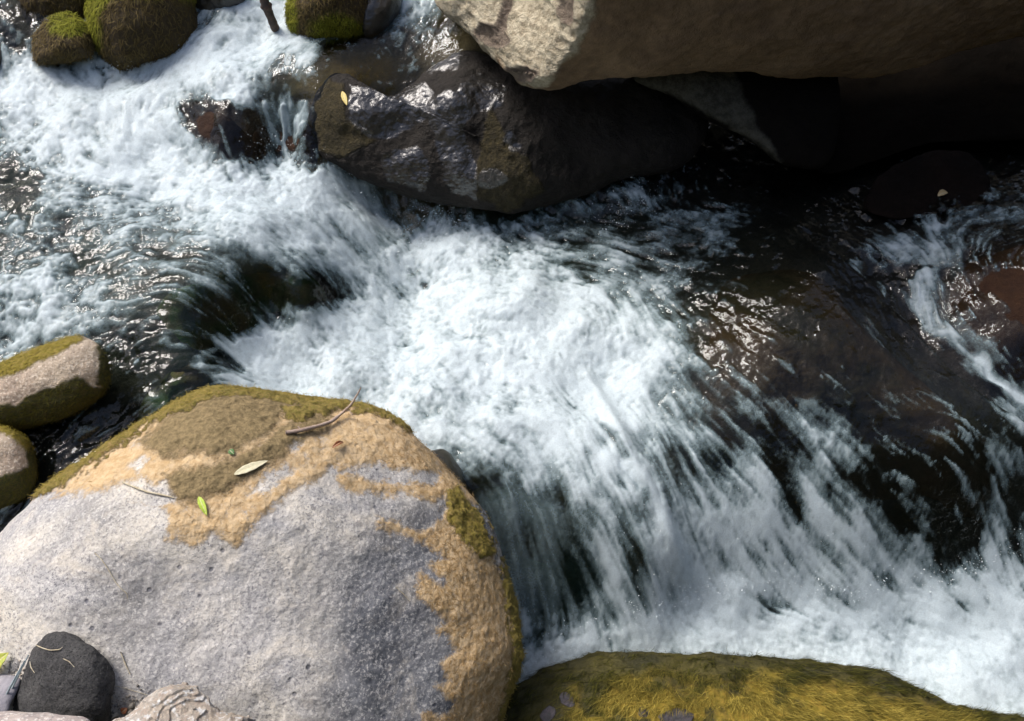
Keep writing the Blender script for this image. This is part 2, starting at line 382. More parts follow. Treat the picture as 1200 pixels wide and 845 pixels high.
D = (.0021*nc+.0012*nm+.0009*iso2+.0003*iso)*(.6+.4*rough_amp)*(.2+.8*calm)+(.0005+.0006*STW*smooth(.6, .2, M))*spark*(.2+.8*calm)+(1-.7*smooth(690, 780, U)*smooth(250, 320, V)-.35*smooth(420, 300, U))*smooth(.6, .2, M)*calm*(.0016*nm0+.0022*nc0+.0014*iso2)+.009*iso3*smooth(.5, .9, M)+.004*FO+.004*ncc*calm+.022*np.exp(-(line_d(U, V, [(690, 440), (730, 520), (775, 605), (798, 680)])/11)**2)
_a = np.array([955., 285.]); _b = np.array([1215., 535.]); _e = (_b-_a)/np.linalg.norm(_b-_a)
_t = (U-_a[0])*_e[0]+(V-_a[1])*_e[1]; _s = (V-_a[1])*_e[0]-(U-_a[0])*_e[1]+5*np.sin(_t/45)
D = D+.04*smooth(-5, 4, _s)*np.exp(-(np.maximum(_s, 0)/70)**2)*smooth(-20, 40, _t)*smooth(400, 330, _t)
Z = Z0+D
keep = slice(None)
water = NT('stream_water'); water.P = water.pos()
s = water
fo = s.attr('foam')
bub = s.voro(160); bub2 = s.noise(420, 3, .7)
fac = s.math('ADD', fo, s.math('MULTIPLY', s.math('SUBTRACT', s.noise(230, 4, .75), .5), .55), clamp=True)
fac = s.math('MULTIPLY', fac, s.ss(.02, .22, fo))
nfoam = s.bump(bub2, .0022)
nclear = s.bump(s.noise(45, 3, .55), .0035)
fcol = s.mix(s.ss(.2, 1.0, fo), (.31, .43, .455), (.61, .70, .73))
foam_sh = s.bsdf(fcol, .35, nfoam, .5)
gl = s.node('ShaderNodeBsdfGlossy'); gl.inputs['Roughness'].default_value = .045; gl.inputs['Color'].default_value = (1, 1, 1, 1)
s.l.new(nclear, gl.inputs['Normal'])
tr = s.node('ShaderNodeBsdfTransparent'); tr.inputs['Color'].default_value = (.80, .86, .82, 1)
fr = s.node('ShaderNodeFresnel'); fr.inputs['IOR'].default_value = 1.34; s.l.new(nclear, fr.inputs['Normal'])
mc = s.node('ShaderNodeMixShader'); s.l.new(fr.outputs[0], mc.inputs[0]); s.l.new(tr.outputs[0], mc.inputs[1]); s.l.new(gl.outputs[0], mc.inputs[2])
mm = s.node('ShaderNodeMixShader'); s.l.new(fac, mm.inputs[0]); s.l.new(mc.outputs[0], mm.inputs[1]); s.l.new(foam_sh, mm.inputs[2])
WMAT = s.done(mm.outputs[0])
wo = mesh_obj('stream_water', np.stack([X, Y, Z], -1).reshape(-1, 3), grid_faces(NY, NX), WMAT, attrs={'foam': FO.ravel()})
tag(wo, kind='structure')

# ------------------------------------------------------------------ bed under the water, and unseen banks shaped to block low sky light
BC = """430,65,.36,.19,.035 470,45,.12,.08,.03 370,85,.22,.135,.03 390,100,.26,.16,.035 330,95,.03,.035,.02 520,70,.10,.065,.03 400,75,.16,.095,.03 270,150,.035,.014,.009 240,125,.04,.016,.008 310,150,.05,.022,.008
30,240,.008,.018,.010 20,205,.008,.018,.010 100,300,.022,.036,.024 200,350,.016,.022,.012 300,310,.025,.024,.013 340,330,.018,.018,.008 310,330,.012,.028,.008 375,340,.035,.016,.010 215,380,.008,.009,.006 230,425,.014,.035,.010 170,470,.025,.022,.013 120,540,.02,.018,.011 40,600,.012,.01,.008
450,420,.05,.07,.06 600,400,.05,.07,.06 500,480,.05,.07,.06 620,270,.03,.05,.03 700,260,.02,.025,.018 800,300,.012,.013,.008 860,380,.035,.025,.013 920,430,.045,.025,.013 1000,460,.012,.014,.010 1100,560,.008,.010,.007 870,520,.012,.02,.012
560,560,.05,.045,.02 610,590,.09,.09,.03 640,630,.07,.16,.03 650,590,.12,.08,.03 600,700,.05,.055,.06 590,640,.05,.05,.045 700,600,.07,.075,.045 750,560,.07,.04,.02 700,690,.10,.16,.14 680,640,.08,.13,.10 800,660,.06,.08,.07 765,590,.10,.055,.025 900,650,.03,.035,.03 1000,620,.018,.02,.018 1050,760,.08,.12,.11
1160,350,.05,.025,.016 1070,320,.02,.016,.016 1100,200,.012,.008,.006 900,200,.010,.007,.005 800,200,.014,.010,.007"""
bc = np.array([[float(q) for q in t.split(',')] for t in BC.split()])
bp = on_water(bc[:, 0], bc[:, 1])
st = 3
bx = np.r_[-60, -40, -25, -15, -10, -7, -5.5, -4.5, -3.8, -3.3, -2.9, -2.6, np.arange(-2.4, 2.4, S*st), 2.5, 2.7, 3., 3.4, 4, 4.8, 6, 8, 12, 18, 30, 60]
by = np.r_[-60, -35, -20, -12, -8, -6, -4.5, -3.5, -2.6, -2, -1.4, -.9, -.5, -.2, 0, .15, .3, np.arange(.4, 3.6, S*st), 3.7, 3.85, 4.1, 4.5, 5, 6, 7.5, 10, 14, 20, 35, 60]
BX, BY = np.meshgrid(bx, by)
bz = wh(BX, BY)
P3 = np.stack([BX, BY, BX*0], -1)
near = np.exp(-np.maximum(0, np.hypot(BX, BY-2)-4)/3)
bz = bz-.055+.022*fbm(P3*5, 4, 3)*near+.012*fbm(P3*16, 3, 5)*near
sl = np.maximum(0, -2.5-BX); sr = np.maximum(0, BX-2.6); sb = np.maximum(0, .1-BY); sf = np.maximum(0, BY-3.7)
rise = 7*np.tanh(.35*sl/7)+9*np.tanh(1.6*sr/9)+9*np.tanh(1.15*sb/9)+4*np.tanh(.5*sf/4)  # unseen banks, raised steeply behind camera and at right to darken the hollow
out = np.minimum(1, (sl+sr+sb+sf)/.5)
bz = bz+rise+out*(.3*fbm(P3*1.1, 5, 9))*np.minimum(1, rise)
cw = np.zeros(BX.shape+(3,)); ws = np.zeros(BX.shape)
jx = BX+.06*fbm(P3*6, 3, 21); jy = BY+.06*fbm(P3*6+50, 3, 22)
for i in range(len(bc)):
    w = 1/((jx-bp[i, 0])**2+(jy-bp[i, 1])**2+.002)**1.6
    cw += w[..., None]*bc[i, 2:]; ws += w
cw /= ws[..., None]
s = NT('streambed_rock'); s.P = s.pos()
bcol = s.attr('bedcol', True)
c = s.mix(s.lin(.3, .7, 0, 1, s.noise(14, 6, .65)), bcol, s.mix(1.0, bcol, (.45, .5, .5), 'MULTIPLY'))
c = s.mix(s.ss(.55, .75, s.noise(55, 4, .7)), c, s.mix(1.0, c, (1.8, 1.7, 1.5), 'MULTIPLY'))
BEDM = s.done(s.bsdf(c, .6, s.bump(s.noise(60, 6, .7), .01), .3))
bed = mesh_obj('streambed', np.stack([BX, BY, bz], -1).reshape(-1, 3), grid_faces(*BX.shape), BEDM, attrs={'bedcol': cw.reshape(-1, 3)})
tag(bed, kind='structure')

# ------------------------------------------------------------------ boulders
def closed_polar(outline, center, n):
    o = np.asarray(outline, float); c = np.asarray(center, float)
    # Catmull-Rom the outline, then resample by polar angle
    m = len(o); pts = []
    for i in range(m):
        p0, p1, p2, p3 = o[(i-1) % m], o[i], o[(i+1) % m], o[(i+2) % m]
        for t in np.linspace(0, 1, 12, endpoint=False):
            pts.append(.5*((2*p1)+(-p0+p2)*t+(2*p0-5*p1+4*p2-p3)*t*t+(-p0+3*p1-3*p2+p3)*t**3))
    pts = np.array(pts); d = pts-c
    # resample by arc length so that silhouettes stay evenly dense
    seg = np.r_[0, np.cumsum(np.linalg.norm(np.diff(np.r_[pts, pts[:1]], axis=0), axis=1))]
    q = np.linspace(0, seg[-1], n, endpoint=False)
    pp = np.r_[pts, pts[:1]]
    return np.c_[np.interp(q, seg, pp[:, 0]), np.interp(q, seg, pp[:, 1])]-c
ROCKS = {}
def boulder(name, label, mat, outline, center, plane, T, Tb, p=2.0, na=300, nr=160, bumps=(), noise=((4, .03, 3), (20, .006, 4)), attrs=None, cat='boulder', group=None, disp=None, seed=1, ridge=0, extra=None):
    D2 = closed_polar(outline, center, na)
    phi = np.linspace(0, math.pi, nr+1)
    r = np.sin(phi)
    front = phi < math.pi/2
    # spread the rings over the front, where they are seen
    tt = np.linspace(0, 1, nr+1)
    k = .68
    phi = np.where(tt < k, tt/k*.5*math.pi, .5*math.pi+(tt-k)/(1-k)*.5*math.pi); r = np.sin(phi); front = phi < math.pi/2
    r[0] = 1e-4; r[-1] = 1e-4
    u = center[0]+r[:, None]*D2[None, :, 0]; v = center[1]+r[:, None]*D2[None, :, 1]
    pl = np.asarray(plane, float); pw = at(pl[:, 0], pl[:, 1], pl[:, 2])
    # plane n.x = d
    if len(pw) == 3:
        n = np.cross(pw[1]-pw[0], pw[2]-pw[0]); n /= np.linalg.norm(n); c0 = pw[0]
    else:
        c0 = pw.mean(0); n = np.linalg.svd(pw-c0)[2][2]
    rd = rays(u, v); t = ((c0-CAM)@n)/(rd@n)
    prof = np.sqrt(np.maximum(0, 1-r**p))[:, None]; prb = np.abs(np.cos(phi))[:, None]
    dep = np.where(front[:, None], -T*prof, Tb*prb)
    for (bu, bv, su, sv, am) in bumps:
        dep = dep-am*np.exp(-((u-bu)/su)**2-((v-bv)/sv)**2)*(1-r[:, None]**6)*front[:, None]
    if extra: dep = dep+np.minimum(extra(u, v), .8)
    P = CAM+rd*(t+dep)[..., None]
    # displacement along normals
    def normals(P):
        du = np.roll(P, -1, 1)-np.roll(P, 1, 1); dr = np.gradient(P, axis=0)
        N = np.cross(du, dr); ln = np.linalg.norm(N, axis=-1, keepdims=True); ln[ln < 1e-12] = 1
        N = N/ln
        mid = P.mean((0, 1)); 
        if ((P-mid)*N).sum(-1).mean() < 0: N = -N
        return N
    N = normals(P); dd = 0
    for i, (f, a, o) in enumerate(noise): dd = dd+a*fbm(P*f+seed*7.7, o, seed*31+i)
    if ridge: dd = dd+ridge*fbm(P*9+3, 4, seed*5, ridge=True)
    at_ = attrs(u, v, P, front) if attrs else {}
    if disp: dd = dd+disp(u, v, P, at_)
    P = P+N*dd[..., None]
    P[0] = P[1].mean(0); P[-1] = P[-2].mean(0)
    ny, nx = r.size, na
    i = np.arange(ny-1)[:, None]*nx; j = np.arange(nx)[None]; j2 = (j+1) % nx
    F = np.stack([i+j, i+j2, i+nx+j2, i+nx+j], -1).reshape(-1, 4)
    # orientation
    ce = P.mean((0, 1)); q = P.reshape(-1, 3)[F[len(F)//3]]
    fn = np.cross(q[1]-q[0], q[2]-q[0])
    NN = normals(P)
    if fn@NN.reshape(-1, 3)[F[len(F)//3][0]] < 0: F = F[:, ::-1]
    o = mesh_obj(name, P.reshape(-1, 3), F, mat, attrs={k: np.broadcast_to(w, P.shape[:2]).ravel() for k, w in at_.items()})
    if label: tag(o, label, cat, group)
    ROCKS[o.name] = (o, P, NN, u, v, at_)
    return o
def surf(o, u, v, lift=0.0):
    if not hasattr(surf, 'c'): surf.c = {}
    if o.name not in surf.c:
        me = o.data; n = len(me.vertices); co = np.empty(n*3, np.float32); me.vertices.foreach_get('co', co)
        surf.c[o.name] = BVHTree.FromPolygons([tuple(x) for x in co.reshape(-1, 3)], [tuple(p.vertices) for p in me.polygons])
    d = rays(u, v); hit, n, _, _ = surf.c[o.name].ray_cast(Vector(CAM), Vector(d))
    if hit is None:
        hit = Vector(CAM+d*2); n = Vector((0, 0, 1))
    if n.dot(Vector(d)) > 0: n = -n
    return hit+n*lift, n

def regroup(o, name):
    """an Empty takes over as the thing; the rock itself becomes its part 'stone'"""
    e = bpy.data.objects.new(name, None); COL.objects.link(e)
    z = min(v[2] for v in o.bound_box); c = sum((Vector(b) for b in o.bound_box), Vector())/8
    e.location = (c.x, c.y, z); e.empty_display_size = .1
    for k in ('label', 'category', 'group'):
        if k in o: e[k] = o[k]; del o[k]
    for q in [o]+list(o.children):
        q.parent = e; q.matrix_parent_inverse = Matrix.Translation(-e.location)
    rk = ROCKS[o.name]; o.name = 'stone'; ROCKS[o.name] = rk
    return e
def strands(parent, name, mat, prob, count, length, width, flow, seed=0, curl=.5, lift=.4, label=None, vr=None):
    """fine moss threads lying on a rock; prob/flow are functions over the rock's own surface grid"""
    o, P, N, u, v, at_ = ROCKS[parent.name]
    g = np.random.default_rng(seed)
    ny, nx = P.shape[:2]
    e1 = np.linalg.norm(np.roll(P, -1, 1)-P, axis=-1); e2 = np.linalg.norm(np.gradient(P, axis=0), axis=-1)
    pr = prob(u, v, P, N, at_)*e1*e2; pr = pr.ravel(); pr /= pr.sum()
    idx = g.choice(ny*nx, count, p=pr)
    p = P.reshape(-1, 3)[idx]+g.normal(0, .0025, (count, 3)); n = N.reshape(-1, 3)[idx]
    p = p+n*.0005
    f = flow(p, n) if callable(flow) else np.tile(np.asarray(flow, float), (count, 1))
    f = f+g.normal(0, curl, (count, 3)); f = f-(f*n).sum(1, keepdims=True)*n; f /= np.linalg.norm(f, axis=1, keepdims=True)+1e-9
    L = length*g.uniform(.5, 1.4, (count, 1)); sd = np.cross(n, f)
    wv = width*g.uniform(.6, 1.4, (count, 1))
    up = lift*g.uniform(.2, 1.5, (count, 1)); bend = g.normal(0, .35, (count, 1))
    co = []
    for k, (a, ww) in enumerate(((0, 1), (.5, .8), (1, .15))):
        c_ = p+f*L*a+n*L*up*(a-.75*a*a)+sd*L*bend*a*a
        co += [c_-sd*wv*ww*.5, c_+sd*wv*ww*.5]
    co = np.stack(co, 1).reshape(-1, 3)
    b = np.arange(count)[:, None]*6
    F = np.concatenate([b+np.array([[0, 1, 3, 2]]), b+np.array([[2, 3, 5, 4]])], 1).reshape(-1, 4)
    tone = np.repeat(g.uniform(0, 1, count), 6)
    reg = np.repeat((vr(u, v, P) if vr else np.zeros(P.shape[:2])).ravel()[idx], 6)
    so = mesh_obj(name, co, F, mat, parent, attrs={'tone': tone, 'reg': reg}, smooth_=False)
    if label: so['label'] = label
    return so
def mossmat(name, a, b, c2=None, d2=None, rough=.8):
    s = NT(name); s.P = s.pos(); t = s.attr('tone')
    c = s.mix(t, a, b)
    if c2: c = s.mix(s.attr('reg'), c, s.mix(t, c2, d2))
    c = s.mix(s.lin(.3, .7, 0, .6, s.noise(18, 3, .6)), c, s.mix(1.0, c, (.5, .5, .45), 'MULTIPLY'))
    d = s.bsdf(c, rough, None, .2)
    tl = s.node('ShaderNodeBsdfTranslucent'); s.put(tl.inputs[0], c)
    m = s.node('ShaderNodeMixShader'); m.inputs[0].default_value = .25; s.l.new(d, m.inputs[1]); s.l.new(tl.outputs[0], m.inputs[2])
    return s.done(m.outputs[0])

# --- the big grey boulder in front
A_TOP = [(40, 590), (75, 560), (150, 505), (200, 478), (262, 456), (330, 464), (400, 472), (442, 480), (495, 512), (540, 556), (552, 590), (520, 580), (480, 578), (438, 574), (405, 572), (390, 548), (340, 580), (300, 612), (275, 640), (250, 625), (225, 645), (195, 632), (200, 600), (165, 588), (120, 576), (78, 582)]
A_TONG = [(395, 560), (440, 560), (500, 572), (530, 582), (500, 584), (440, 572)]
A_R = [(442, 606), (470, 608), (492, 622), (515, 612), (528, 585), (545, 600), (570, 640), (590, 700), (604, 775), (590, 860), (500, 860), (498, 835), (520, 838), (535, 822), (514, 806), (535, 800), (518, 778), (540, 765), (530, 745), (512, 740), (530, 728), (505, 712), (490, 698), (493, 672), (520, 690), (525, 680), (505, 662), (530, 655), (508, 640), (470, 628), (448, 620)]
B_UP = [(166, 520), (190, 500), (225, 476), (262, 464), (320, 468), (388, 478), (384, 490), (352, 498), (330, 492), (320, 512), (290, 528), (255, 540), (225, 534), (200, 540), (178, 530)]
B_LO = [(196, 560), (230, 553), (262, 545), (300, 528), (330, 505), (362, 492), (386, 490), (384, 506), (350, 522), (330, 540), (300, 560), (262, 578), (228, 590), (206, 588)]
def big_attrs(u, v, P, fr):
    q = P*45; jx = 8*fbm(q, 5, 40, .65); jy = 8*fbm(q+31, 5, 41, .65)
    uu = u+jx; vv = v+jy
    sand = np.maximum(poly_sd(uu, vv, A_TOP), poly_sd(uu, vv, A_R))
    sand = np.maximum(sand, poly_sd(uu, vv, A_TONG))
    pale = -poly_sd(uu, vv, [(280, 560), (330, 520), (395, 500), (400, 520), (350, 545), (300, 580), (270, 610)])
    br = np.maximum(poly_sd(uu, vv, B_UP), poly_sd(uu, vv, B_LO))
    rim = 10-line_d(uu, vv, [(50, 578), (180, 490), (262, 456), (330, 465), (442, 478), (480, 500)])
    gr = np.maximum(rim, poly_sd(uu, vv, [(520, 575), (535, 572), (560, 605), (575, 650), (560, 655), (530, 620)]))
    gr = np.maximum(gr, poly_sd(uu, vv, [(330, 485), (380, 474), (410, 478), (370, 494), (335, 500)])*.7)
    gr = np.maximum(gr, 9-line_d(uu, vv, [(590, 660), (602, 760), (592, 850)]))
    hol = fbm(P*22, 4, 44)
    f = lambda d: .5+np.clip(d/20, -.5, .5)+.12*fbm(P*70, 3, 46)*(np.abs(d) < 12)
    grey = np.maximum.reduce([poly_sd(uu, vv, [(105, 582), (150, 566), (200, 566), (210, 590), (180, 600)]), poly_sd(uu, vv, [(268, 500), (300, 484), (312, 492), (285, 506)]), poly_sd(uu, vv, [(335, 525), (352, 510), (356, 520), (345, 536)]),
        poly_sd(uu, vv, [(400, 552), (440, 540), (520, 556), (510, 566), (440, 562)]), poly_sd(uu, vv, [(150, 548), (170, 535), (180, 545), (165, 556)]), poly_sd(uu, vv, [(290, 585), (310, 560), (335, 545), (345, 552), (315, 580)])])
    sand = np.minimum(sand, -grey+1)
    sandm = np.clip(.5+np.clip(sand/16, -.5, .38)+.42*hol+.12*fbm(P*90, 3, 45), 0, 1)*smooth(-22, -6, sand)
    dark = smooth(0, 1, np.clip((u-330)/260, 0, 1)*np.clip((v-530)/170, 0, 1)*2.8)+.55*np.exp(-((u-150)/80)**2-((v-700)/55)**2)+.5*np.exp(-((u-110)/60)**2-((v-605)/28)**2)+.5*np.exp(-((u-200)/90)**2-((v-830)/60)**2)-.6*np.exp(-((u-265)/55)**2-((v-660)/80)**2)  # tone blotches, plus shade on the lower right painted into the colour
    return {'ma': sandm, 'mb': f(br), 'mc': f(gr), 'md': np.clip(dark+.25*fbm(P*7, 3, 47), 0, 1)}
def big_disp(u, v, P, a):
    s1 = smooth(.3, 1, a['ma'])*(.0020+.0022*fbm(P*85, 3, 50)); s2 = smooth(.4, 1, a['mb'])*(.0035+.004*fbm(P*45, 4, 51)); s3 = smooth(.4, .7, a['mc'])*(.006+.008*fbm(P*65, 3, 52))
    return s1+s2+s3
s = NT('grey_boulder_stone'); s.P = s.pos()
n1 = s.noise(3.0, 6, .65, dist=1.0)
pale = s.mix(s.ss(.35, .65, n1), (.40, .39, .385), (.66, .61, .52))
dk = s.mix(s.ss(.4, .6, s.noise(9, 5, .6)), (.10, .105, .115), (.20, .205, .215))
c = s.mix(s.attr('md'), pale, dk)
spk = s.lin(.35, .65, .25, .8, s.noise(7, 3, .6))
c = s.mix(s.math('MULTIPLY', s.ss(.49, .60, s.noise(160, 4, .8)), spk), c, (.09, .09, .11))
c = s.mix(s.math('MULTIPLY', s.ss(.5, .62, s.noise(130, 4, .8, dist=.1)), .5), c, (.74, .71, .66))
c = s.mix(s.math('MULTIPLY', s.ss(.5, .72, s.noise(16, 6, .75)), .5), c, (.19, .185, .19))
c = s.mix(s.math('MULTIPLY', s.ss(.5, .7, s.noise(7, 6, .7, dist=.8)), .55), c, (.68, .61, .50))
pv = s.voro(24); pm = s.ss(.44, .5, s.noise(5, 2))
pf = s.math('MULTIPLY', s.ss(.20, .10, s.math('ADD', pv, s.math('MULTIPLY', s.noise(90, 2), .1))), pm)
c = s.mix(s.math('MULTIPLY', pf, .7), c, (.08, .085, .11))
hb = s.math('ADD', s.math('MULTIPLY', s.noise(120, 5, .75), .5), s.math('MULTIPLY', s.noise(25, 4, .6), .5))
hb = s.math('SUBTRACT', hb, s.math('MULTIPLY', pf, .35))
def lay(s, c, hb, an, l1, l2, ns, soft=.06, amp=.3, hs=60, ha=.8):
    nn = s.noise(ns, 7, .85)
    f = s.ss(.5-soft, .5+soft, s.math('ADD', s.attr(an), s.math('MULTIPLY', s.math('SUBTRACT', nn, .5), amp)))
    lc = s.mix(s.ss(.35, .65, s.noise(hs, 5, .8)), l1, l2)
    return s.mix(f, c, lc), s.math('ADD', hb, s.math('MULTIPLY', f, s.math('MULTIPLY', s.noise(hs*2.2, 4, .75), ha))), f
c, hb, fa = lay(s, c, hb, 'ma', (.60, .45, .27), (.46, .31, .15), 110, hs=60, ha=.35, amp=1.7, soft=.3)
c, hb, fb = lay(s, c, hb, 'mb', (.15, .11, .05), (.29, .215, .105), 80, hs=70, ha=.7, amp=1.5, soft=.3)
c, hb, fc = lay(s, c, hb, 'mc', (.20, .17, .03), (.33, .24, .07), 60, hs=90, ha=1.2, amp=.9)
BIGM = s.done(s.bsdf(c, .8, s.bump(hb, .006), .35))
big = boulder('boulder', 'large rounded grey boulder in the foreground crusted with dried tan algae', BIGM,
    [(-70, 720), (-25, 665), (5, 628), (35, 600), (60, 575), (110, 540), (180, 495), (230, 466), (262, 459), (330, 467), (400, 475), (440, 483), (490, 515), (535, 560), (565, 610), (585, 670), (598, 730), (601, 775), (590, 815), (582, 860), (560, 950), (400, 1040), (100, 1040), (-90, 900)],
    (275, 720), [(262, 459, .36), (601, 775, -.12), (0, 635, .20), (300, 1040, -.10)], .22, .5, p=3.2, na=1100, nr=620,
    bumps=[(270, 520, 130, 50, .02), (230, 620, 200, 60, .03)], noise=((2.2, .03, 3), (6, .013, 4), (30, .0025, 3), (90, .0012, 3)), attrs=big_attrs, disp=big_disp, seed=3)
MOSS_TAN = mossmat('dried_algae_threads', (.55, .38, .18), (.36, .23, .09), (.30, .25, .05), (.40, .30, .08))
strands(big, 'algae_mat', MOSS_TAN, lambda u, v, P, N, a: (smooth(.5, .7, a['ma'])*(smooth(430, 520, u)*.9+.05)+smooth(.45, .7, a['mc'])*1.1)*(1-smooth(.4, .6, a['mb'])), 26000, .011, .0012, (-.5, -.2, -.6), 5, .55, .5,
        'crust of dried tan and olive algae threads', vr=lambda u, v, P: smooth(.4, .6, big_attrs(u, v, P, None)['mc']))

# --- the mossy boulder at the bottom edge
def mb_attrs(u, v, P, fr):
    uu = u+10*fbm(P*14, 4, 60); vv = v+8*fbm(P*14+9, 4, 61)
    edge = (smooth(0, 1, np.clip(1-(v-(770-.0006*(u-850)**2*0))/40, 0, 1)))
    gold = .5+np.clip((poly_sd(uu, vv, [(640, 900), (680, 810), (760, 790), (850, 800), (900, 785), (1000, 805), (1130, 835), (1200, 900)]))/50, -.5, .5)
    bare = .5+np.clip(np.maximum.reduce([9-np.hypot(uu-665, (vv-822)), 7-np.hypot(uu-640, vv-838)*.8, 10-np.hypot((uu-790)*.45, vv-842), 6-np.hypot(uu-752, vv-838)])/8, -.5, .5)
    return {'ma': gold*np.clip(.8+1.2*fbm(P*20, 4, 67), 0, 1), 'mb': bare}
s = NT('mossy_boulder_stone'); s.P = s.pos()
c = s.mix(s.ss(.35, .65, s.noise(10, 5, .6)), (.03, .028, .01), (.07, .06, .015))
hb = s.math('MULTIPLY', s.noise(60, 5, .7), .6)
c, hb, _ = lay(s, c, hb, 'ma', (.22, .17, .018), (.30, .20, .03), 25, soft=.3, amp=.8)
c, hb, _ = lay(s, c, hb, 'mb', (.13, .11, .12), (.08, .08, .08), 30)
MBM = s.done(s.bsdf(c, .8, s.bump(hb, .01), .3))
mb = boulder('boulder', 'low boulder covered with golden green moss below the white water', MBM,
    [(575, 900), (582, 850), (590, 822), (640, 788), (700, 768), (760, 764), (830, 763), (900, 767), (980, 777), (1040, 787), (1080, 805), (1120, 826), (1200, 840), (1300, 870), (1350, 950), (1200, 1080), (800, 1120), (600, 1030)],
    (880, 920), [(590, 822, -.30), (830, 763, -.22), (1200, 840, -.34), (880, 1100, -.3)], .14, .45, p=2.2, na=900, nr=420,
    noise=((3, .02, 3), (16, .008, 4), (60, .004, 4)), disp=lambda u, v, P, a: .010*fbm(P*np.array([14, 55, 55.]), 4, 68), attrs=mb_attrs, seed=8)
def mb_flow(p, n):
    u, v = proj(p)
    a = np.clip((u-840)/120, 0, 1)[:, None]
    return (1-a)*np.array([[-.35, -.75, -.2]])*1+a*np.c_[np.ones(len(p)), -.15-.5*np.exp(-((u-950)/90)**2), -.1*np.ones(len(p))]
MOSS_G = mossmat('golden_moss', (.12, .10, .014), (.56, .43, .09), (.025, .03, .008), (.13, .12, .02))
strands(mb, 'moss', MOSS_G, lambda u, v, P, N, a: (v < 870)*(.3+a['ma'])*np.clip(.35+2.2*fbm(P*np.array([22, 70, 70.]), 3, 66), .02, 2)*(1-smooth(.3, .6, a['mb'])), 60000, .026, .0012, mb_flow, 6, .28, .3,
        'matted golden green moss', vr=lambda u, v, P: 1-smooth(.2, .8, mb_attrs(u, v, P, None)['ma']))

# --- the overhanging boulder top right
def ov_attrs(u, v, P, fr):
    uu = u+14*fbm(P*10, 4, 70); vv = v+14*fbm(P*10+9, 4, 71)
    pale = .5+np.clip(poly_sd(uu, vv, [(480, -300), (515, 0), (560, 60), (612, 108), (640, 100), (665, 70), (692, 28), (690, -20), (720, -300)])/30, -.5, .5)  # sunlit left face of the nose, painted as a paler colour
    dk = .5+np.clip(np.maximum.reduce([14-np.hypot((uu-574)*.8, uu*0+(vv-42)), 16-np.hypot((uu-605)*.8, (vv-88)), 8-line_d(uu, vv, [(665, -10), (662, 20)]), 8-line_d(uu, vv, [(592, 0), (585, 30)])])/10, -.5, .5)
    return {'ma': pale, 'mb': dk}
OVM = rockmat('overhang_stone', (.23, .148, .082), (.32, .212, .12), None, [('ma', (.62, .55, .40), (.38, .32, .22), 22, .2, .8), ('mb', (.17, .13, .10), (.30, .24, .18), 30, .3, .8)], scale=4, bumpd=.012, fine=.7)
ov = boulder('boulder', 'huge overhanging brown boulder with left nose painted sunlit pale above the stream', OVM,
    [(510, -28), (516, 0), (545, 30), (570, 65), (590, 90), (612, 106), (640, 109), (700, 101), (760, 90), (830, 84), (880, 84), (930, 91), (1000, 90), (1050, 86), (1100, 72), (1160, 55), (1210, 42), (1400, 0), (1700, -150), (1700, -420), (1300, -540), (1000, -460), (850, -340), (720, -200), (620, -105), (545, -58)],
    (900, -160), [(640, 109, .52), (1200, 42, .55), (800, -420, 1.50)], .22, .5, p=3.0, na=1000, nr=420,
    extra=lambda u, v: .85*np.maximum(0, 1-(u-430)/(262-.45*np.maximum(v-0, 0)))**1.0*.42+.24*np.maximum(0, (90-v)/100)*smooth(700, 610, u), noise=((2.5, .03, 3), (10, .012, 4), (45, .004, 3)), attrs=ov_attrs, seed=11, ridge=.004,
    disp=lambda u, v, P, a: a['ma']*.008*fbm(P*28, 4, 72, ridge=True)-.012*smooth(.5, 1, a['mb']))

# --- boulder wedged under it with a pale ridge
def wd_attrs(u, v, P, fr):
    uu = u+6*fbm(P*16, 3, 80); vv = v+6*fbm(P*16+9, 3, 81)
    return {'ma': .5+np.clip((poly_sd(uu, vv, [(740, 78), (860, 76), (872, 110), (890, 150), (916, 192), (890, 172), (850, 148), (800, 115), (740, 95)]))/20, -.5, .5)}
WDM = rockmat('wedged_stone', (.007, .006, .005), (.011, .009, .007), None, [('ma', (.10, .095, .075), (.05, .047, .036), 20, .2, .8)], scale=5, bumpd=.006, spec=.05)  # recess shade painted as near black colour around the ridge
boulder('boulder', 'boulder with a pale ridge, otherwise coloured black as shade, wedged under the overhanging rock', WDM,
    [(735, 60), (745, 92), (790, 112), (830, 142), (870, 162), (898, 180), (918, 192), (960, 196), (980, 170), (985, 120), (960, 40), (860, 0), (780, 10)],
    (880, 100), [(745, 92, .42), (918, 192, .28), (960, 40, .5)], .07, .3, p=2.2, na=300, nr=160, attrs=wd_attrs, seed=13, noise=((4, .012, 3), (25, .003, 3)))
CAVEM = rockmat('cave_shade_stone', (.005, .004, .003), (.008, .006, .004), None, [], scale=4, bumpd=.008, spec=.03)  # near black colour stands in for the shade under the overhang
boulder('boulder', 'boulder coloured black as the shade in the hollow behind the overhang at the right', CAVEM,
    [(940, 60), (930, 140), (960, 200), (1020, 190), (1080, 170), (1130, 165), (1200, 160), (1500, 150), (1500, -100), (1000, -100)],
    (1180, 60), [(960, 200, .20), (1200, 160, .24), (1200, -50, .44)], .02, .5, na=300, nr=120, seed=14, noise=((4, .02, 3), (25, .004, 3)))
CAVE2 = rockmat('brown_cave_stone', (.006, .004, .003), (.012, .007, .005), None, [], scale=6, bumpd=.008, spec=.1)
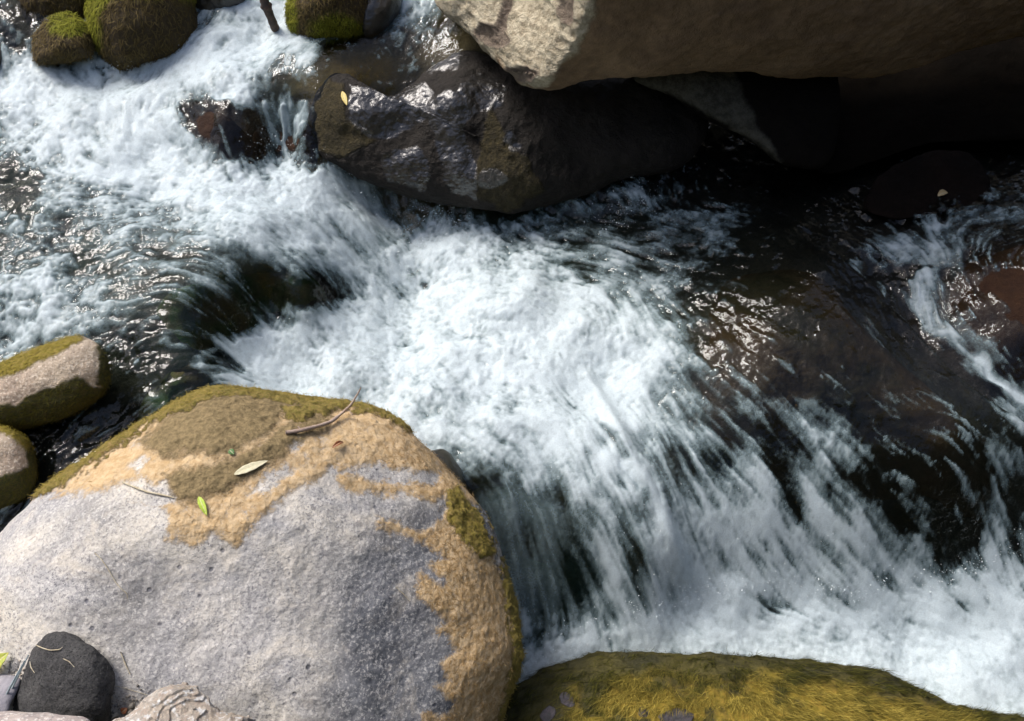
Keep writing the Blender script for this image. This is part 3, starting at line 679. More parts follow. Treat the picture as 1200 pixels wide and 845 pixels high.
boulder('rock', 'flat reddish brown rock on the floor of the dark hollow', CAVE2,
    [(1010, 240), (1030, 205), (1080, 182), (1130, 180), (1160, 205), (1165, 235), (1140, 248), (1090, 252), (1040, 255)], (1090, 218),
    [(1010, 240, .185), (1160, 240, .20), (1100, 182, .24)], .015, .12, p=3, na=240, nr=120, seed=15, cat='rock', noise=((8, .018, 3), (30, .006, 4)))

# --- big wet boulder, top middle
def wb_attrs(u, v, P, fr):
    uu = u+8*fbm(P*14, 4, 90); vv = v+8*fbm(P*14+9, 4, 91)
    olive = .5+np.clip(np.maximum.reduce([poly_sd(uu, vv, [(365, 125), (385, 95), (400, 100), (408, 140), (440, 165), (400, 185), (372, 170)]), poly_sd(uu, vv, [(560, 190), (575, 120), (590, 150), (620, 200), (640, 220), (590, 245), (560, 230), (555, 205)])])/14, -.5, .5)
    film = np.maximum.reduce([poly_sd(uu, vv, [(408, 100), (440, 108), (500, 96), (512, 120), (490, 140), (462, 160), (430, 165), (412, 140)]), poly_sd(uu, vv, [(500, 130), (560, 85), (600, 92), (590, 125), (560, 130), (540, 150), (556, 200), (560, 232), (530, 228), (515, 190), (505, 160)]),
        poly_sd(uu, vv, [(440, 180), (490, 165), (505, 200), (500, 230), (450, 215)])-4, 7-np.hypot(uu-598, vv-160), 8-np.hypot(uu-605, vv-172), 9-np.hypot((uu-575)*.6, vv-212), 8-line_d(uu, vv, [(505, 76), (540, 70)])])
    return {'ma': olive, 'film': np.clip(.5+film/12+.35*fbm(P*35, 4, 93), 0, 1)}
WBM = rockmat('wet_dark_stone', (.016, .013, .010), (.026, .021, .016), None, [('ma', (.07, .055, .022), (.035, .028, .012), 40, .15, .6)], scale=5, rough=.6, bumpd=.014, wet='film', fine=.6)
wb = boulder('boulder', 'broad wet dark boulder shining with sky below the overhang nose', WBM,
    [(366, 150), (366, 118), (385, 92), (402, 86), (425, 98), (445, 110), (462, 112), (480, 100), (505, 82), (530, 66), (552, 62), (600, 70), (700, 80), (790, 100), (830, 140), (800, 190), (740, 205), (690, 225), (640, 236), (600, 246), (545, 240), (500, 236), (460, 225), (420, 212), (390, 195), (372, 180)],
    (560, 160), [(385, 92, .42), (545, 242, .14), (740, 205, .16), (700, 80, .40)], .10, .3, p=2.6, na=700, nr=330,
    bumps=[(420, 130, 40, 30, .03), (530, 110, 30, 40, .035), (470, 150, 40, 25, -.02), (600, 170, 50, 60, .02)], attrs=wb_attrs, seed=17, noise=((5, .022, 3), (18, .007, 4), (55, .003, 4)), ridge=.006)

# --- rocks covered by a film of water (their tops follow the water just above them)
def sunk(name, label, mat, outline, depth, bump_, na=160, nr=60, seed=1, cat='rock', attrs=None):
    o2 = closed_polar(outline, np.mean(outline, 0), na)+np.mean(outline, 0)
    p = on_water(o2[:, 0], o2[:, 1])[:, :2]; c = p.mean(0)
    r = np.linspace(0.001, 1, nr)
    xy = c+(p-c)[None]*r[:, None, None]
    z = wh(xy[..., 0], xy[..., 1])
    P = np.concatenate([xy, z[..., None]], -1)
    top = z-depth+bump_*(1-r[:, None]**2)+.007*fbm(P*22, 4, seed)-.10*r[:, None]**6
    P[..., 2] = top
    bot = P[::-1].copy(); bot[..., 2] = z[::-1]-.16-.12*(1-r[::-1, None]**2)
    P = np.concatenate([P, bot[0:]], 0)
    nx = na; ny = P.shape[0]
    i = np.arange(ny-1)[:, None]*nx; j = np.arange(nx)[None]; j2 = (j+1) % nx
    F = np.stack([i+j, i+j2, i+nx+j2, i+nx+j], -1).reshape(-1, 4)[:, ::-1]
    q = P.reshape(-1, 3)[F[5]]
    o = mesh_obj(name, P.reshape(-1, 3), F, mat)
    tag(o, label, cat); return o
RDW = rockmat('red_brown_wet_stone', (.03, .012, .006), (.06, .026, .010), None, [], scale=7, rough=.8, bumpd=.01)
DKW = rockmat('dark_submerged_stone', (.022, .019, .009), (.050, .029, .014), None, [], scale=5, rough=.85, bumpd=.006, spec=.15)
GRW = rockmat('green_brown_wet_stone', (.085, .065, .026), (.035, .075, .018), None, [], scale=8, rough=.8, bumpd=.01, speck_s=50)
sunk('boulder', 'large dark boulder under rushing water at the right with a long straight edge', DKW, [(835, 310), (900, 288), (965, 296), (1010, 350), (1080, 415), (1190, 520), (1180, 620), (1100, 600), (1000, 580), (900, 560), (820, 500), (800, 400)], .012, .006, 260, 110, 101, 'boulder')
sunk('rock', 'dark red brown rock under a water film at the right edge', RDW, [(1120, 300), (1160, 278), (1230, 270), (1260, 350), (1230, 440), (1190, 440), (1140, 400), (1112, 350)], .008, .012, 160, 60, 102)
sunk('rock', 'rounded red brown rock washed by the upper rapid', RDW, [(212, 142), (222, 122), (245, 115), (270, 125), (285, 140), (300, 165), (285, 185), (262, 190), (235, 178), (216, 162)], .009, .006, 160, 60, 103)
sunk('rock', 'red brown ledge rock under the small curtain fall', RDW, [(285, 135), (300, 128), (330, 126), (362, 124), (372, 150), (370, 185), (340, 180), (310, 172), (292, 160)], .010, .006, 120, 50, 104)
sunk('rock', 'brown green rock under the smooth glide left of the white pool', GRW, [(165, 350), (210, 325), (280, 300), (350, 300), (385, 320), (390, 345), (330, 350), (290, 385), (235, 405), (190, 390)], .012, .006, 160, 70, 105)
sunk('rock', 'green tinged sunken rock spilling beside the tan left stone', GRW, [(180, 440), (200, 420), (245, 412), (255, 430), (240, 460), (190, 490), (150, 500), (150, 470)], .012, .006, 120, 50, 106)
sunk('rock', 'brown green sunken rock at the lip of the lower fall', rockmat('olive_brown_wet_stone', (.11, .075, .03), (.05, .09, .025), None, [], scale=9, rough=.8, bumpd=.008), [(545, 560), (600, 555), (660, 580), (670, 640), (640, 660), (590, 640), (560, 610)], .014, .004, 120, 50, 107)
DRY = rockmat('dark_damp_stone', (.03, .027, .016), (.05, .045, .02), None, [], scale=14, rough=.4, bumpd=.008, wet=.6)
boulder('rock', 'small dark damp rock poking out behind the big grey boulder', DRY, [(500, 535), (515, 527), (530, 535), (545, 560), (548, 590), (530, 590), (510, 560)], (525, 560), [(515, 530, .02), (545, 580, -.05), (505, 555, .0)], .03, .1, na=160, nr=80, seed=19, cat='rock', noise=((14, .006, 3), (60, .002, 3)))

# --- mossy rocks along the top
MOSSY = []
def mossy(thr):
    def f(u, v, P, fr):
        up = fbm(P*9, 4, 95)
        return {'ma': np.clip(thr(u, v)+.35*up, 0, 1)}
    return f
MTM = rockmat('mossy_brown_stone', (.06, .042, .02), (.10, .075, .04), None, [('ma', (.10, .105, .015), (.15, .13, .02), 40, .2, .85)], scale=7, bumpd=.01)
MOSS_B = mossmat('brown_green_moss', (.10, .07, .025), (.20, .15, .06), (.20, .22, .02), (.34, .33, .04))
def mossrock(label, outline, center, plane, T, Tb, thr, n, flow, L=.02, na=300, nr=160, seed=1, base=.35, cat='boulder', mossl='brown and green moss', noise=((6, .016, 3), (22, .006, 4))):
    o = boulder('boulder' if cat == 'boulder' else 'rock', label, MTM, outline, center, plane, T, Tb, na=na, nr=nr, attrs=mossy(thr), seed=seed, cat=cat, noise=noise)
    MOSSY.append(o)
    if n: strands(o, 'moss', MOSS_B, lambda u, v, P, N, a: base+a['ma'], n, L, .0022, flow, seed, .6, .6, mossl, vr=lambda u, v, P: smooth(.4, .8, thr(u, v)+.35*fbm(P*9, 4, 95)))
    return o
mossrock('round moss draped boulder standing in the foam at upper left', [(104, 20), (110, -10), (140, -50), (200, -55), (222, -20), (228, 10), (234, 35), (229, 58), (205, 70), (170, 76), (140, 82), (118, 60), (106, 42)], (168, 12),
         [(140, 80, .38), (230, 55, .40), (168, -40, .62)], .13, .2, lambda u, v: .75*smooth(135, 110, u)+.5*smooth(20, -10, v)+.1, 14000, (-.3, -.3, -1), .019, seed=21)
mossrock('small mossy rock beside the round moss draped boulder', [(38, 60), (44, 35), (58, 20), (80, 16), (100, 25), (112, 45), (110, 66), (90, 72), (60, 76), (42, 74)], (76, 48),
         [(42, 74, .43), (110, 66, .43), (80, 16, .53)], .08, .12, lambda u, v: .95*np.exp(-((u-80)/26)**2-((v-28)/16)**2)+.1, 5000, (-.2, -.3, -1), .016, 240, 120, seed=22, cat='rock')
mossrock('dark mossy rock at the top left corner', [(18, 12), (24, -20), (60, -50), (110, -45), (112, 0), (104, 22), (80, 28), (45, 30), (25, 24)], (65, -5),
         [(25, 24, .46), (104, 22, .46), (60, -40, .6)], .08, .15, lambda u, v: .15+0*u, 3000, (-.2, -.3, -1), .014, 240, 120, seed=23, cat='rock')
DWT = rockmat('dark_wet_stone', (.02, .018, .014), (.035, .03, .022), None, [], scale=9, rough=.3, bumpd=.01, wet=.85)
boulder('rock', 'dark wet rock at the top edge beside the round mossy boulder', DWT, [(212, 0), (225, -30), (270, -40), (292, -10), (285, 8), (262, 20), (235, 26), (220, 18)], (252, -5), [(220, 18, .46), (285, 8, .48), (250, -35, .58)], .06, .12, na=200, nr=100, seed=24, cat='rock', noise=((8, .012, 3), (30, .004, 3)))
boulder('rock', 'black wet rock at the far upper left corner', DWT, [(-40, 90), (-30, 20), (-10, -20), (14, -10), (22, 30), (14, 60), (0, 80), (-20, 100)], (-8, 40), [(0, 80, .40), (20, 20, .45), (-30, 0, .5)], .05, .12, na=200, nr=100, seed=25, cat='rock', noise=((8, .012, 3), (30, .004, 3)))
mossrock('bright green mossy boulder at the top centre', [(334, 20), (340, -5), (370, -40), (420, -40), (432, -5), (432, 25), (420, 42), (395, 52), (372, 56), (350, 46), (338, 36)], (385, 8),
         [(350, 48, .44), (425, 40, .45), (390, -35, .62)], .09, .15, lambda u, v: .2+1.2*np.exp(-((u-398)/30)**2-((v-34)/15)**2)+.7*smooth(352, 340, u)+.6*smooth(2, -12, v), 14000, (-.1, -.2, -1), .013, seed=26)
boulder('rock', 'smooth dark wet rock between the green mossy boulder and the overhang', DWT, [(424, 0), (430, -40), (462, -40), (472, -8), (466, 18), (452, 34), (434, 44), (424, 36), (420, 20)], (445, 0), [(434, 42, .45), (466, 18, .47), (445, -35, .58)], .06, .12, na=200, nr=100, seed=27, cat='rock', noise=((8, .008, 3), (30, .003, 3)))

# --- tan stones at the left edge
def lt_attrs(u, v, P, fr):
    uu = u+7*fbm(P*20, 4, 110); vv = v+7*fbm(P*20+9, 4, 111)
    gold = .5+np.clip(poly_sd(uu, vv, [(-60, 460), (0, 424), (40, 405), (85, 392), (100, 396), (70, 412), (40, 428), (0, 445), (-60, 480)])/8, -.5, .5)
    dk = .5+np.clip(np.maximum(poly_sd(uu, vv, [(-60, 478), (20, 476), (50, 458), (90, 440), (112, 455), (125, 450), (140, 470), (60, 530), (-60, 560)]), poly_sd(uu, vv, [(108, 395), (140, 395), (140, 470), (115, 450), (118, 425)]))/9, -.5, .5)
    return {'ma': gold, 'mb': dk}
LTM = rockmat('tan_stone', (.62, .51, .38), (.50, .39, .30), ((.38, .30, .22), (.7, .6, .48)), [('ma', (.24, .20, .03), (.32, .24, .06), 60, .35, .9), ('mb', (.05, .055, .012), (.085, .07, .02), 50, .35, .8)], scale=7, bumpd=.008, speck_s=120)
lt = boulder('rock', 'tan stone with golden and dark moss at the left edge', LTM, [(-70, 480), (-20, 436), (20, 416), (60, 402), (88, 394), (105, 398), (120, 412), (129, 435), (124, 460), (100, 478), (60, 496), (20, 506), (-30, 512), (-70, 510)], (40, 455),
    [(88, 394, .30), (124, 460, .2), (0, 505, .12)], .09, .15, p=2.2, na=420, nr=220, attrs=lt_attrs, seed=31, cat='rock', noise=((6, .012, 3), (25, .004, 4)))
MOSS_L = mossmat('olive_moss', (.10, .10, .02), (.16, .14, .03), (.26, .22, .03), (.36, .28, .05))
strands(lt, 'moss', MOSS_L, lambda u, v, P, N, a: smooth(.4, .8, a['ma'])+smooth(.4, .8, a['mb'])*.8, 9000, .012, .0014, (-.8, -.2, -.3), 31, .5, .5, 'golden moss on top and dark moss below', vr=lambda u, v, P: smooth(.4, .6, lt_attrs(u, v, P, None)['ma']))
def lt2_attrs(u, v, P, fr):
    uu = u+6*fbm(P*20, 4, 112); vv = v+6*fbm(P*20+9, 4, 113)
    return {'ma': .5+np.clip((7-line_d(uu, vv, [(-20, 498), (12, 503), (36, 522)]))/7, -.5, .5), 'mb': .5+np.clip(np.maximum(vv-(558-.25*(uu)), 7-line_d(uu, vv, [(40, 530), (42, 570)]))/9, -.5, .5)}
lt2 = boulder('rock', 'smaller tan stone below the mossy tan stone at the left edge', LTM, [(-50, 520), (-20, 502), (8, 500), (28, 512), (40, 532), (42, 556), (34, 578), (15, 592), (-10, 600), (-50, 600)], (0, 548),
    [(10, 502, .2), (42, 556, .1), (0, 598, .04)], .07, .12, p=2.2, na=300, nr=160, attrs=lt2_attrs, seed=32, cat='rock', noise=((7, .01, 3), (28, .004, 4)))
strands(lt2, 'moss', MOSS_L, lambda u, v, P, N, a: smooth(.4, .8, a['ma'])+smooth(.4, .8, a['mb'])*.6, 4000, .010, .0013, (-.6, -.2, -.5), 32, .5, .5, 'thin green moss rim', vr=lambda u, v, P: smooth(.4, .6, lt2_attrs(u, v, P, None)['ma']))

# --- small things resting in the bottom left corner
DSM = rockmat('charcoal_stone', (.065, .064, .066), (.15, .145, .14), ((.085, .085, .08), (.03, .03, .03)), [], scale=14, bumpd=.010, speck_s=240, fine=.9)
ds = boulder('stone', 'charcoal stone leaning on the big grey boulder at lower left', DSM, [(8, 835), (20, 800), (34, 768), (48, 748), (66, 739), (88, 744), (112, 760), (128, 785), (130, 815), (126, 850), (80, 875), (20, 870)], (75, 805),
    [(66, 739, .32), (130, 815, .26), (20, 830, .22)], .085, .10, p=2.4, na=420, nr=220, seed=41, cat='stone', noise=((9, .012, 3), (40, .004, 4)), ridge=.004)
GSM = rockmat('grey_gravel_stone', (.2, .2, .2), (.32, .3, .28), ((.1, .1, .1), (.5, .48, .45)), [], scale=30, bumpd=.004, speck_s=200)
boulder('pebble', 'small grey pebble between the green leaf and the charcoal stone', GSM, [(9, 790), (12, 776), (20, 772), (27, 776), (26, 788), (18, 795)], (18, 784), [(12, 776, .27), (27, 776, .27), (18, 795, .25)], .016, .03, na=120, nr=60, seed=42, cat='pebble', noise=((30, .003, 3),))
PLM = rockmat('pale_flaky_stone', (.84, .77, .68), (.72, .61, .48), ((.88, .86, .82), (.58, .47, .38)), [], scale=16, bumpd=.012, speck_s=90, fine=.9)
pl = boulder('stone', 'pale cream flaky stone with curled crust at the bottom edge', PLM, [(132, 852), (148, 840), (168, 824), (188, 812), (208, 808), (232, 813), (252, 824), (266, 838), (290, 840), (304, 848), (310, 900), (200, 930), (130, 900)], (215, 862),
    [(195, 811, .38), (268, 838, .36), (200, 900, .36)], .05, .08, p=2.4, na=500, nr=260, seed=43, cat='stone', noise=((12, .006, 4), (60, .003, 4)), disp=lambda u, v, P, a: .008*np.floor(4*fbm(P*np.array([14, 24, 14.]), 2, 130)+.8*fbm(P*45, 2, 131))/2+.007*fbm(P*15, 2, 132, ridge=True))
boulder('stone', 'flat pale pinkish stone cut off by the bottom left corner', rockmat('pale_pink_stone', (.58, .50, .44), (.48, .41, .38), ((.7, .66, .62), (.36, .32, .3)), [], scale=12, bumpd=.005, speck_s=120),
    [(-40, 836), (0, 832), (30, 833), (70, 838), (105, 846), (115, 870), (60, 920), (-40, 920)], (30, 874), [(0, 832, .40), (105, 846, .38), (30, 900, .40)], .04, .06, p=3, na=240, nr=120, seed=44, cat='stone', noise=((10, .006, 3), (50, .002, 3)))
boulder('stone', 'low grey purple stone at the left edge behind the charcoal stone', rockmat('grey_purple_stone', (.30, .29, .32), (.38, .36, .38), None, [], scale=10, bumpd=.004),
    [(-40, 800), (-10, 790), (18, 792), (24, 800), (14, 822), (4, 838), (-40, 845)], (-8, 815), [(-10, 790, .27), (24, 800, .27), (0, 838, .28)], .02, .05, na=200, nr=100, seed=45, cat='stone', noise=((14, .004, 3),))
# loose grit collected in the crevice
g = np.random.default_rng(5); co = []; fa = []; tn = []
ico = np.array([(0, 0, 1), (.9, 0, .1), (0, .9, .1), (-.9, 0, .1), (0, -.9, .1), (0, 0, -.7)], float)
icf = np.array([(0, 1, 2), (0, 2, 3), (0, 3, 4), (0, 4, 1), (5, 2, 1), (5, 3, 2), (5, 4, 3), (5, 1, 4)])
for i in range(420):
    if i < 240: u = g.normal(150, 22); v = 845-abs(g.normal(0, 16)); u = min(max(u, 130), 320)
    else: u = g.uniform(0, 45); v = g.normal(800+abs(u-20)*.3, 14)
    p, n = surf(big, u, v, .002); sc_ = g.uniform(.0015, .0045)*(1+2*(g.random() < .06))
    m = np.array(Matrix.Rotation(g.uniform(0, 6), 3, 'X')@Matrix.Rotation(g.uniform(0, 6), 3, 'Z'))
    q = (ico*np.array([1, .7, .6])*sc_*g.uniform(.7, 1.3, (6, 1)))@m.T+np.array(p); fa.append(icf+len(co)*6); co.append(q); tn.append(np.full(6, g.random()))
s = NT('grit'); s.P = s.pos()
GR = s.done(s.bsdf(s.mix(s.attr('tone'), (.12, .11, .10), (.6, .53, .42)), .9))
gro = mesh_obj('grit', np.concatenate(co), np.concatenate(fa), GR, attrs={'tone': np.concatenate(tn)}, smooth_=False)
tag(gro, 'loose dark and pale grit in the crevice beside the charcoal stone', 'grit', kind='stuff')

# --- twigs, leaves, dry stems
def tube_mesh(paths, sides=8, seed=0):
    co = []; F = []; base = 0; g = np.random.default_rng(seed)
    for pts, rad in paths:
        pts = np.array(pts, float); m = len(pts)*6
        t = np.linspace(0, len(pts)-1, m); k = np.arange(len(pts))
        c = np.stack([np.interp(t, k, pts[:, i]) for i in range(3)], 1)
        for _ in range(2): c[1:-1] = (c[:-2]+2*c[1:-1]+c[2:])/4
        r = np.interp(t, k, rad)*(1+.10*g.standard_normal(m))
        d = np.gradient(c, axis=0); d /= np.linalg.norm(d, axis=1, keepdims=True)+1e-9
        a = np.cross(d, [.31, .2, .93]); a /= np.linalg.norm(a, axis=1, keepdims=True); b = np.cross(d, a)
        th = np.arange(sides)/sides*2*math.pi
        ring = c[:, None]+r[:, None, None]*(np.cos(th)[None, :, None]*a[:, None]+np.sin(th)[None, :, None]*b[:, None])
        co.append(ring.reshape(-1, 3)); co.append(c[[0, -1]])
        i = np.arange(m-1)[:, None]*sides; j = np.arange(sides)[None]; j2 = (j+1) % sides
        q = np.stack([i+j, i+j2, i+sides+j2, i+sides+j], -1).reshape(-1, 4)+base
        for jj in range(sides):
            F.append((base+jj, base+(jj+1) % sides, base+m*sides, base+m*sides)); F.append((base+(m-1)*sides+jj, base+m*sides+1, base+m*sides+1, base+(m-1)*sides+(jj+1) % sides))
        F += [tuple(x) for x in q]; base += m*sides+2
    return np.concatenate(co), F
def tubes(name, paths, mat, sides=8, parent=None, seed=0):
    co, F = tube_mesh(paths, sides, seed)
    me = bpy.data.meshes.new(name)
    F2 = [tuple(dict.fromkeys(f)) for f in F]
    me.from_pydata([tuple(c) for c in co], [], F2); me.polygons.foreach_set('use_smooth', [True]*len(me.polygons)); me.materials.append(mat)
    o = bpy.data.objects.new(name, me); COL.objects.link(o)
    if parent: o.parent = parent
    return o
BARK = rockmat('twig_bark', (.42, .31, .25), (.55, .43, .34), None, [], scale=60, bumpd=.002)
def sp(o, u, v, l=0.): return tuple(surf(o, u, v, l)[0])
tw_root = sp(big, 440, 486)
pts = [sp(big, 334, 509.5, .006), sp(big, 352, 508, .010), sp(big, 374, 502, .010), sp(big, 388, 498, .010), sp(big, 400, 488, .014)]
e = np.array(pts[-1]); pts += [tuple(at(411, 475, e[2]+.035)), tuple(at(420, 460, e[2]+.06)), tuple(at(423, 454, e[2]+.072))]
twig = tubes('twig', [(pts, [.0042, .0045, .0040, .0042, .0034, .0028, .0020, .0012])], BARK, seed=1)
tag(twig, 'thin bent brown twig lying on top of the big grey boulder', 'twig')
q = np.array(pts)
for k_, pr_ in enumerate([([q[4], np.array(sp(big, 410, 484, .010)), np.array(sp(big, 413, 489, .005))], [.0016, .0013, .0008]), ([q[1], np.array(sp(big, 346, 503, .012))], [.002, .0012]), ([q[5], q[5]+np.array([.010, .01, .006])], [.0015, .0008])]): tubes('side_twig', [pr_], BARK, 6, twig, 2+k_)
br = tubes('branch', [([tuple(at(300, -25, .62)), tuple(at(310, 2, .56)), tuple(at(318, 22, .50)), tuple(at(326, 42, .43)), tuple(at(330, 60, .36))], [.016, .0145, .0135, .012, .010])], rockmat('branch_bark', (.20, .13, .10), (.10, .08, .07), None, [], scale=30, bumpd=.006), 14, seed=3)
tag(br, 'short broken brown branch sticking into the foam at the top', 'branch')
def leaf(name, label, o, a, b, wid, col1, col2, bend=.15, lift=.004, m_name='leaf', cat='leaf', twist=0., onwater=False):
    if o is None:
        A_ = on_water(np.array(a[0]), np.array(a[1])); B_ = on_water(np.array(b[0]), np.array(b[1])); n = np.array([0, -.2, 1.]); A_ = A_+n*.02; B_ = B_+n*.02
    else:
        (A_, n1), (B_, n2) = surf(o, *a, lift), surf(o, *b, lift)
        A_ = np.array(A_); B_ = np.array(B_); n = np.array(n1)+np.array(n2); n /= np.linalg.norm(n)
    d = B_-A_; L = np.linalg.norm(d); d = d/L; sd = np.cross(n, d); sd /= np.linalg.norm(sd); n = np.cross(d, sd)
    if n[2] < 0: n = -n
    nu, nv = 25, 9; P = np.zeros((2, nu, nv, 3))
    for i in range(nu):
        t = i/(nu-1); w = wid*L*(math.sin(math.pi*t**.8)**.85 if 0 < t < 1 else .0)+.0003
        for j in range(nv):
            x = (j/(nv-1)-.5)*2
            h = bend*L*(math.sin(math.pi*t)*.5+abs(x)*w/L*1.0)+twist*L*x*(t-.5)*w/L
            c_ = A_+d*L*t+sd*x*w*.5*(1+.05*math.sin(t*25))+n*h
            P[0, i, j] = c_+n*.0004; P[1, i, j] = c_-n*.0004
    k = nu*nv; F = grid_faces(nu, nv); F = np.concatenate([F, F[:, ::-1]+k])
    ed = [(i*nv) for i in range(nu)]+[(nu-1)*nv+j for j in range(1, nv)]+[i*nv+nv-1 for i in range(nu-2, -1, -1)]+[j for j in range(nv-2, 0, -1)]
    E = np.array([(ed[i], ed[(i+1) % len(ed)], ed[(i+1) % len(ed)]+k, ed[i]+k) for i in range(len(ed))])
    mid = np.tile(np.abs(np.linspace(-1, 1, nv))[None], (nu, 1)).ravel(); tt = np.tile(np.linspace(0, 1, nu)[:, None], (1, nv)).ravel()
    s = NT(m_name); s.P = s.pos()
    c = s.mix(s.ss(.3, .7, s.noise(140, 4, .6)), col1, col2)
    c = s.mix(s.ss(.18, .05, s.attr('mid')), c, s.mix(.6, c, (.6, .55, .35)))
    m = s.done(s.bsdf(c, .5, s.bump(s.noise(400, 2), .001), .4))
    ob = mesh_obj(name, P.reshape(-1, 3), np.concatenate([F, E]), m, attrs={'mid': np.r_[mid, mid]})
    tag(ob, label, cat); return ob
leaf('leaf', 'dry cream leaf lying on the brown mat of the big boulder', big, (274, 557), (314, 541), .24, (.56, .52, .33), (.66, .60, .42), .06, m_name='cream_leaf')
leaf('leaf', 'small fresh yellow green leaf on the big grey boulder', big, (233, 582), (243, 605), .30, (.32, .46, .03), (.50, .58, .08), .10, m_name='green_leaf')
leaf('leaf', 'tiny round dark green leaf beside the brown mat', big, (269, 528), (275, 534), .8, (.05, .13, .03), (.08, .17, .04), .1, m_name='dark_leaf')
leaf('leaf', 'curled red brown dead leaf on the sandy crust', big, (389, 526), (402, 520), .28, (.30, .09, .03), (.20, .06, .02), .35, m_name='red_leaf')
leaf('leaf', 'narrow yellow leaf stuck to the wet dark boulder', wb, (401, 108), (407, 124), .32, (.62, .50, .16), (.52, .40, .12), .05, m_name='yellow_leaf')
leaf('leaf', 'broad yellow green leaf at the lower left corner', big, (-14, 792), (16, 764), .55, (.30, .38, .05), (.45, .42, .06), .12, .012, m_name='broad_leaf')
leaf('leaf', 'small pale brown leaf in the dark hollow', bpy.data.objects.get('rock'), (1098, 231), (1110, 227), .6, (.42, .30, .14), (.5, .38, .2), .3, m_name='pale_brown_leaf')
STEM = rockmat('dry_stem', (.62, .56, .42), (.5, .42, .28), None, [], scale=80, bumpd=.0008)
def stem(label, o, ps, r=.0009, lift=.003, extra=()):
    t = tubes('dry_stem', [([sp(o, u, v, lift) for u, v in ps], [r]*(len(ps)-1)+[r*.5])]+[([sp(o, u, v, lift) for u, v in e_], [r*.7]*len(e_)) for e_ in extra], STEM, 6, seed=len(ps))
    return tag(t, label, 'dry stem')
stem('straight pale dry stem right of the charcoal stone', big, [(142, 764), (147, 777), (153, 790)], .0013)
stem('thin dry rootlet curving over the grey boulder above the charcoal stone', big, [(112, 648), (120, 656), (128, 668), (136, 682), (142, 690), (149, 695), (150, 702)], .0008)
stem('fine dry thread trailing from the charcoal stone to the flaky stone', big, [(134, 803), (150, 807), (166, 812), (182, 817)], .0006)
stem('curved pale stem across the top of the charcoal stone', ds, [(44, 757), (52, 760), (60, 762), (70, 762), (74, 759)], .0010)
stem('short hooked stem on the face of the charcoal stone', ds, [(37, 775), (38, 782), (42, 788)], .0010)
stem('bent thread in the middle of the charcoal stone', ds, [(75, 772), (82, 775), (88, 782)], .0009)
stem('short dry stem near the algae fringe of the grey boulder', big, [(463, 688), (471, 695), (480, 704)], .0009)
stem('long dry root lying across the left shoulder of the big boulder', big, [(145, 566), (160, 572), (175, 578), (190, 581), (205, 584)], .0022, .004)
for k, (a, b) in enumerate([((30, 775), (4, 838)), ((36, 768), (12, 830))]):
    t = tubes('cobweb_strand', [([sp(ds, *a, .004), tuple(np.array(sp(ds, *a, .004))*.5+np.array(sp(big, *b, .03))*.5), sp(big, *b, .02)], [.0012, .0022, .0016])], rockmat('cobweb%d' % k, (.42, .5, .52), (.3, .36, .38), None, [], scale=80, bumpd=.001), 5)
    tag(t, ['dusty cobweb strand on the outer left side of the charcoal stone', 'dusty cobweb strand closest to the charcoal stone face'][k], 'cobweb')
leaf('bark_chip', 'tiny orange bark chip beside the flaky stone', big, (144, 834), (151, 829), .9, (.45, .16, .07), (.35, .12, .05), .2, .006, m_name='bark_chip', cat='bark chip')

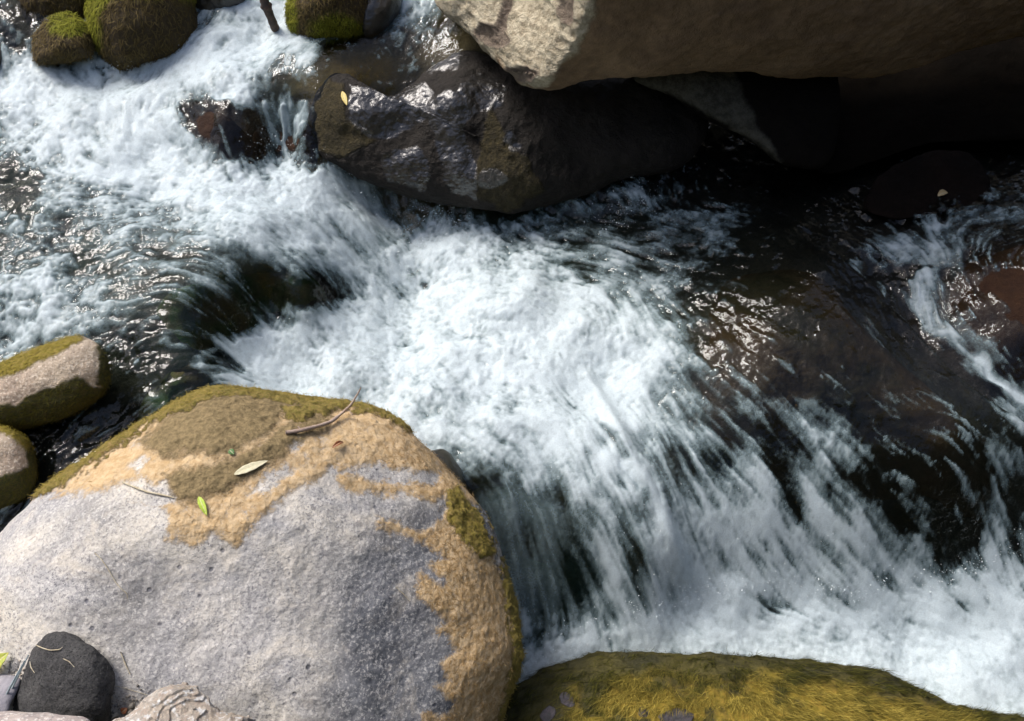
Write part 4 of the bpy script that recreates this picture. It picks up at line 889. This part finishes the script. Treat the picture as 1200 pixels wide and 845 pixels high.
# --- spray: droplets thrown up where the water breaks
g = np.random.default_rng(12)
cand = g.uniform([-1.9, .6], [1.9, 3.2], (60000, 2))
ix = np.clip(((cand[:, 0]-X[0, 5])/S).astype(int)+5, 0, NX-1); iy = np.clip(((cand[:, 1]-.45)/S).astype(int)+3, 0, NY-1)
mk = M[iy, ix]; gz = Z[iy, ix]; gy_, gx_ = np.gradient(Z0, S); slope = np.hypot(gx_, gy_)[iy, ix]
ok = g.random(len(cand)) < np.clip(mk-.35, 0, .5)*np.clip(slope*1.2, .08, 1)*.4
cand = cand[ok]; gz = gz[ok]; vx = VX[iy, ix][ok]; vy = VY[iy, ix][ok]
hgt = np.abs(g.normal(0, .012, len(cand)))+.002
C_ = np.c_[cand, gz+hgt]; rad = g.uniform(.0003, .0011, len(C_))
for pl_, n_, hh_ in (([(470, 330), (488, 285), (512, 245), (540, 280)], 260, .035), ([(620, 790), (700, 745), (800, 705), (900, 690), (1000, 700), (1100, 690), (1190, 640)], 700, .05), ([(380, 190), (440, 250)], 120, .03), ([(200, 130), (150, 90), (60, 80)], 200, .03), ([(300, 170), (360, 190)], 120, .02), ([(700, 180), (760, 240), (700, 270)], 260, .03)):
    pl_ = np.array(pl_, float); tt_ = g.uniform(0, len(pl_)-1, n_); uu_ = np.interp(tt_, range(len(pl_)), pl_[:, 0])+g.normal(0, 12, n_); vv_ = np.interp(tt_, range(len(pl_)), pl_[:, 1])+g.normal(0, 9, n_)
    q_ = on_water(uu_, vv_); q_[:, 2] += np.abs(g.normal(0, hh_, n_))+.003
    C_ = np.r_[C_, q_]; rad = np.r_[rad, g.uniform(.0004, .0010, n_)*(1+1.2*(g.random(n_) < .08))]
    vx = np.r_[vx, g.normal(0, .6, n_)]; vy = np.r_[vy, g.normal(0, .6, n_)]
k = len(C_)
dv = np.c_[vx, vy, -.3+0*vx]; dv /= np.linalg.norm(dv, axis=1, keepdims=True)
b1 = np.cross(dv, [0, 0, 1.]); b1 /= np.linalg.norm(b1, axis=1, keepdims=True)+1e-9; b2 = np.cross(dv, b1)
el = g.uniform(1, 3.2, k)
V6 = np.stack([C_+dv*(rad*el)[:, None], C_-dv*(rad*el)[:, None], C_+b1*rad[:, None], C_-b1*rad[:, None], C_+b2*rad[:, None], C_-b2*rad[:, None]], 1).reshape(-1, 3)
F8 = np.array([(0, 2, 4), (0, 4, 3), (0, 3, 5), (0, 5, 2), (1, 4, 2), (1, 3, 4), (1, 5, 3), (1, 2, 5)])
s = NT('spray'); SPR = s.done(s.bsdf((.85, .9, .92), .1, None, .6))
spo = mesh_obj('spray_droplets', V6, (np.arange(k)[:, None, None]*6+F8[None]).reshape(-1, 3), SPR)
tag(spo, 'fine white droplets thrown up over the rapids', 'spray', kind='stuff')
for o_, nm_ in ((big, 'algae_crusted_boulder'), (mb, 'mossy_boulder'), (lt, 'mossy_rock'), (lt2, 'mossy_rock')): regroup(o_, nm_)
for o_ in MOSSY: regroup(o_, 'mossy_boulder' if o_['category'] == 'boulder' else 'mossy_rock')
for o_, nm_ in ((ov, 'overhanging_boulder'), (wb, 'wet_boulder')): o_.name = nm_
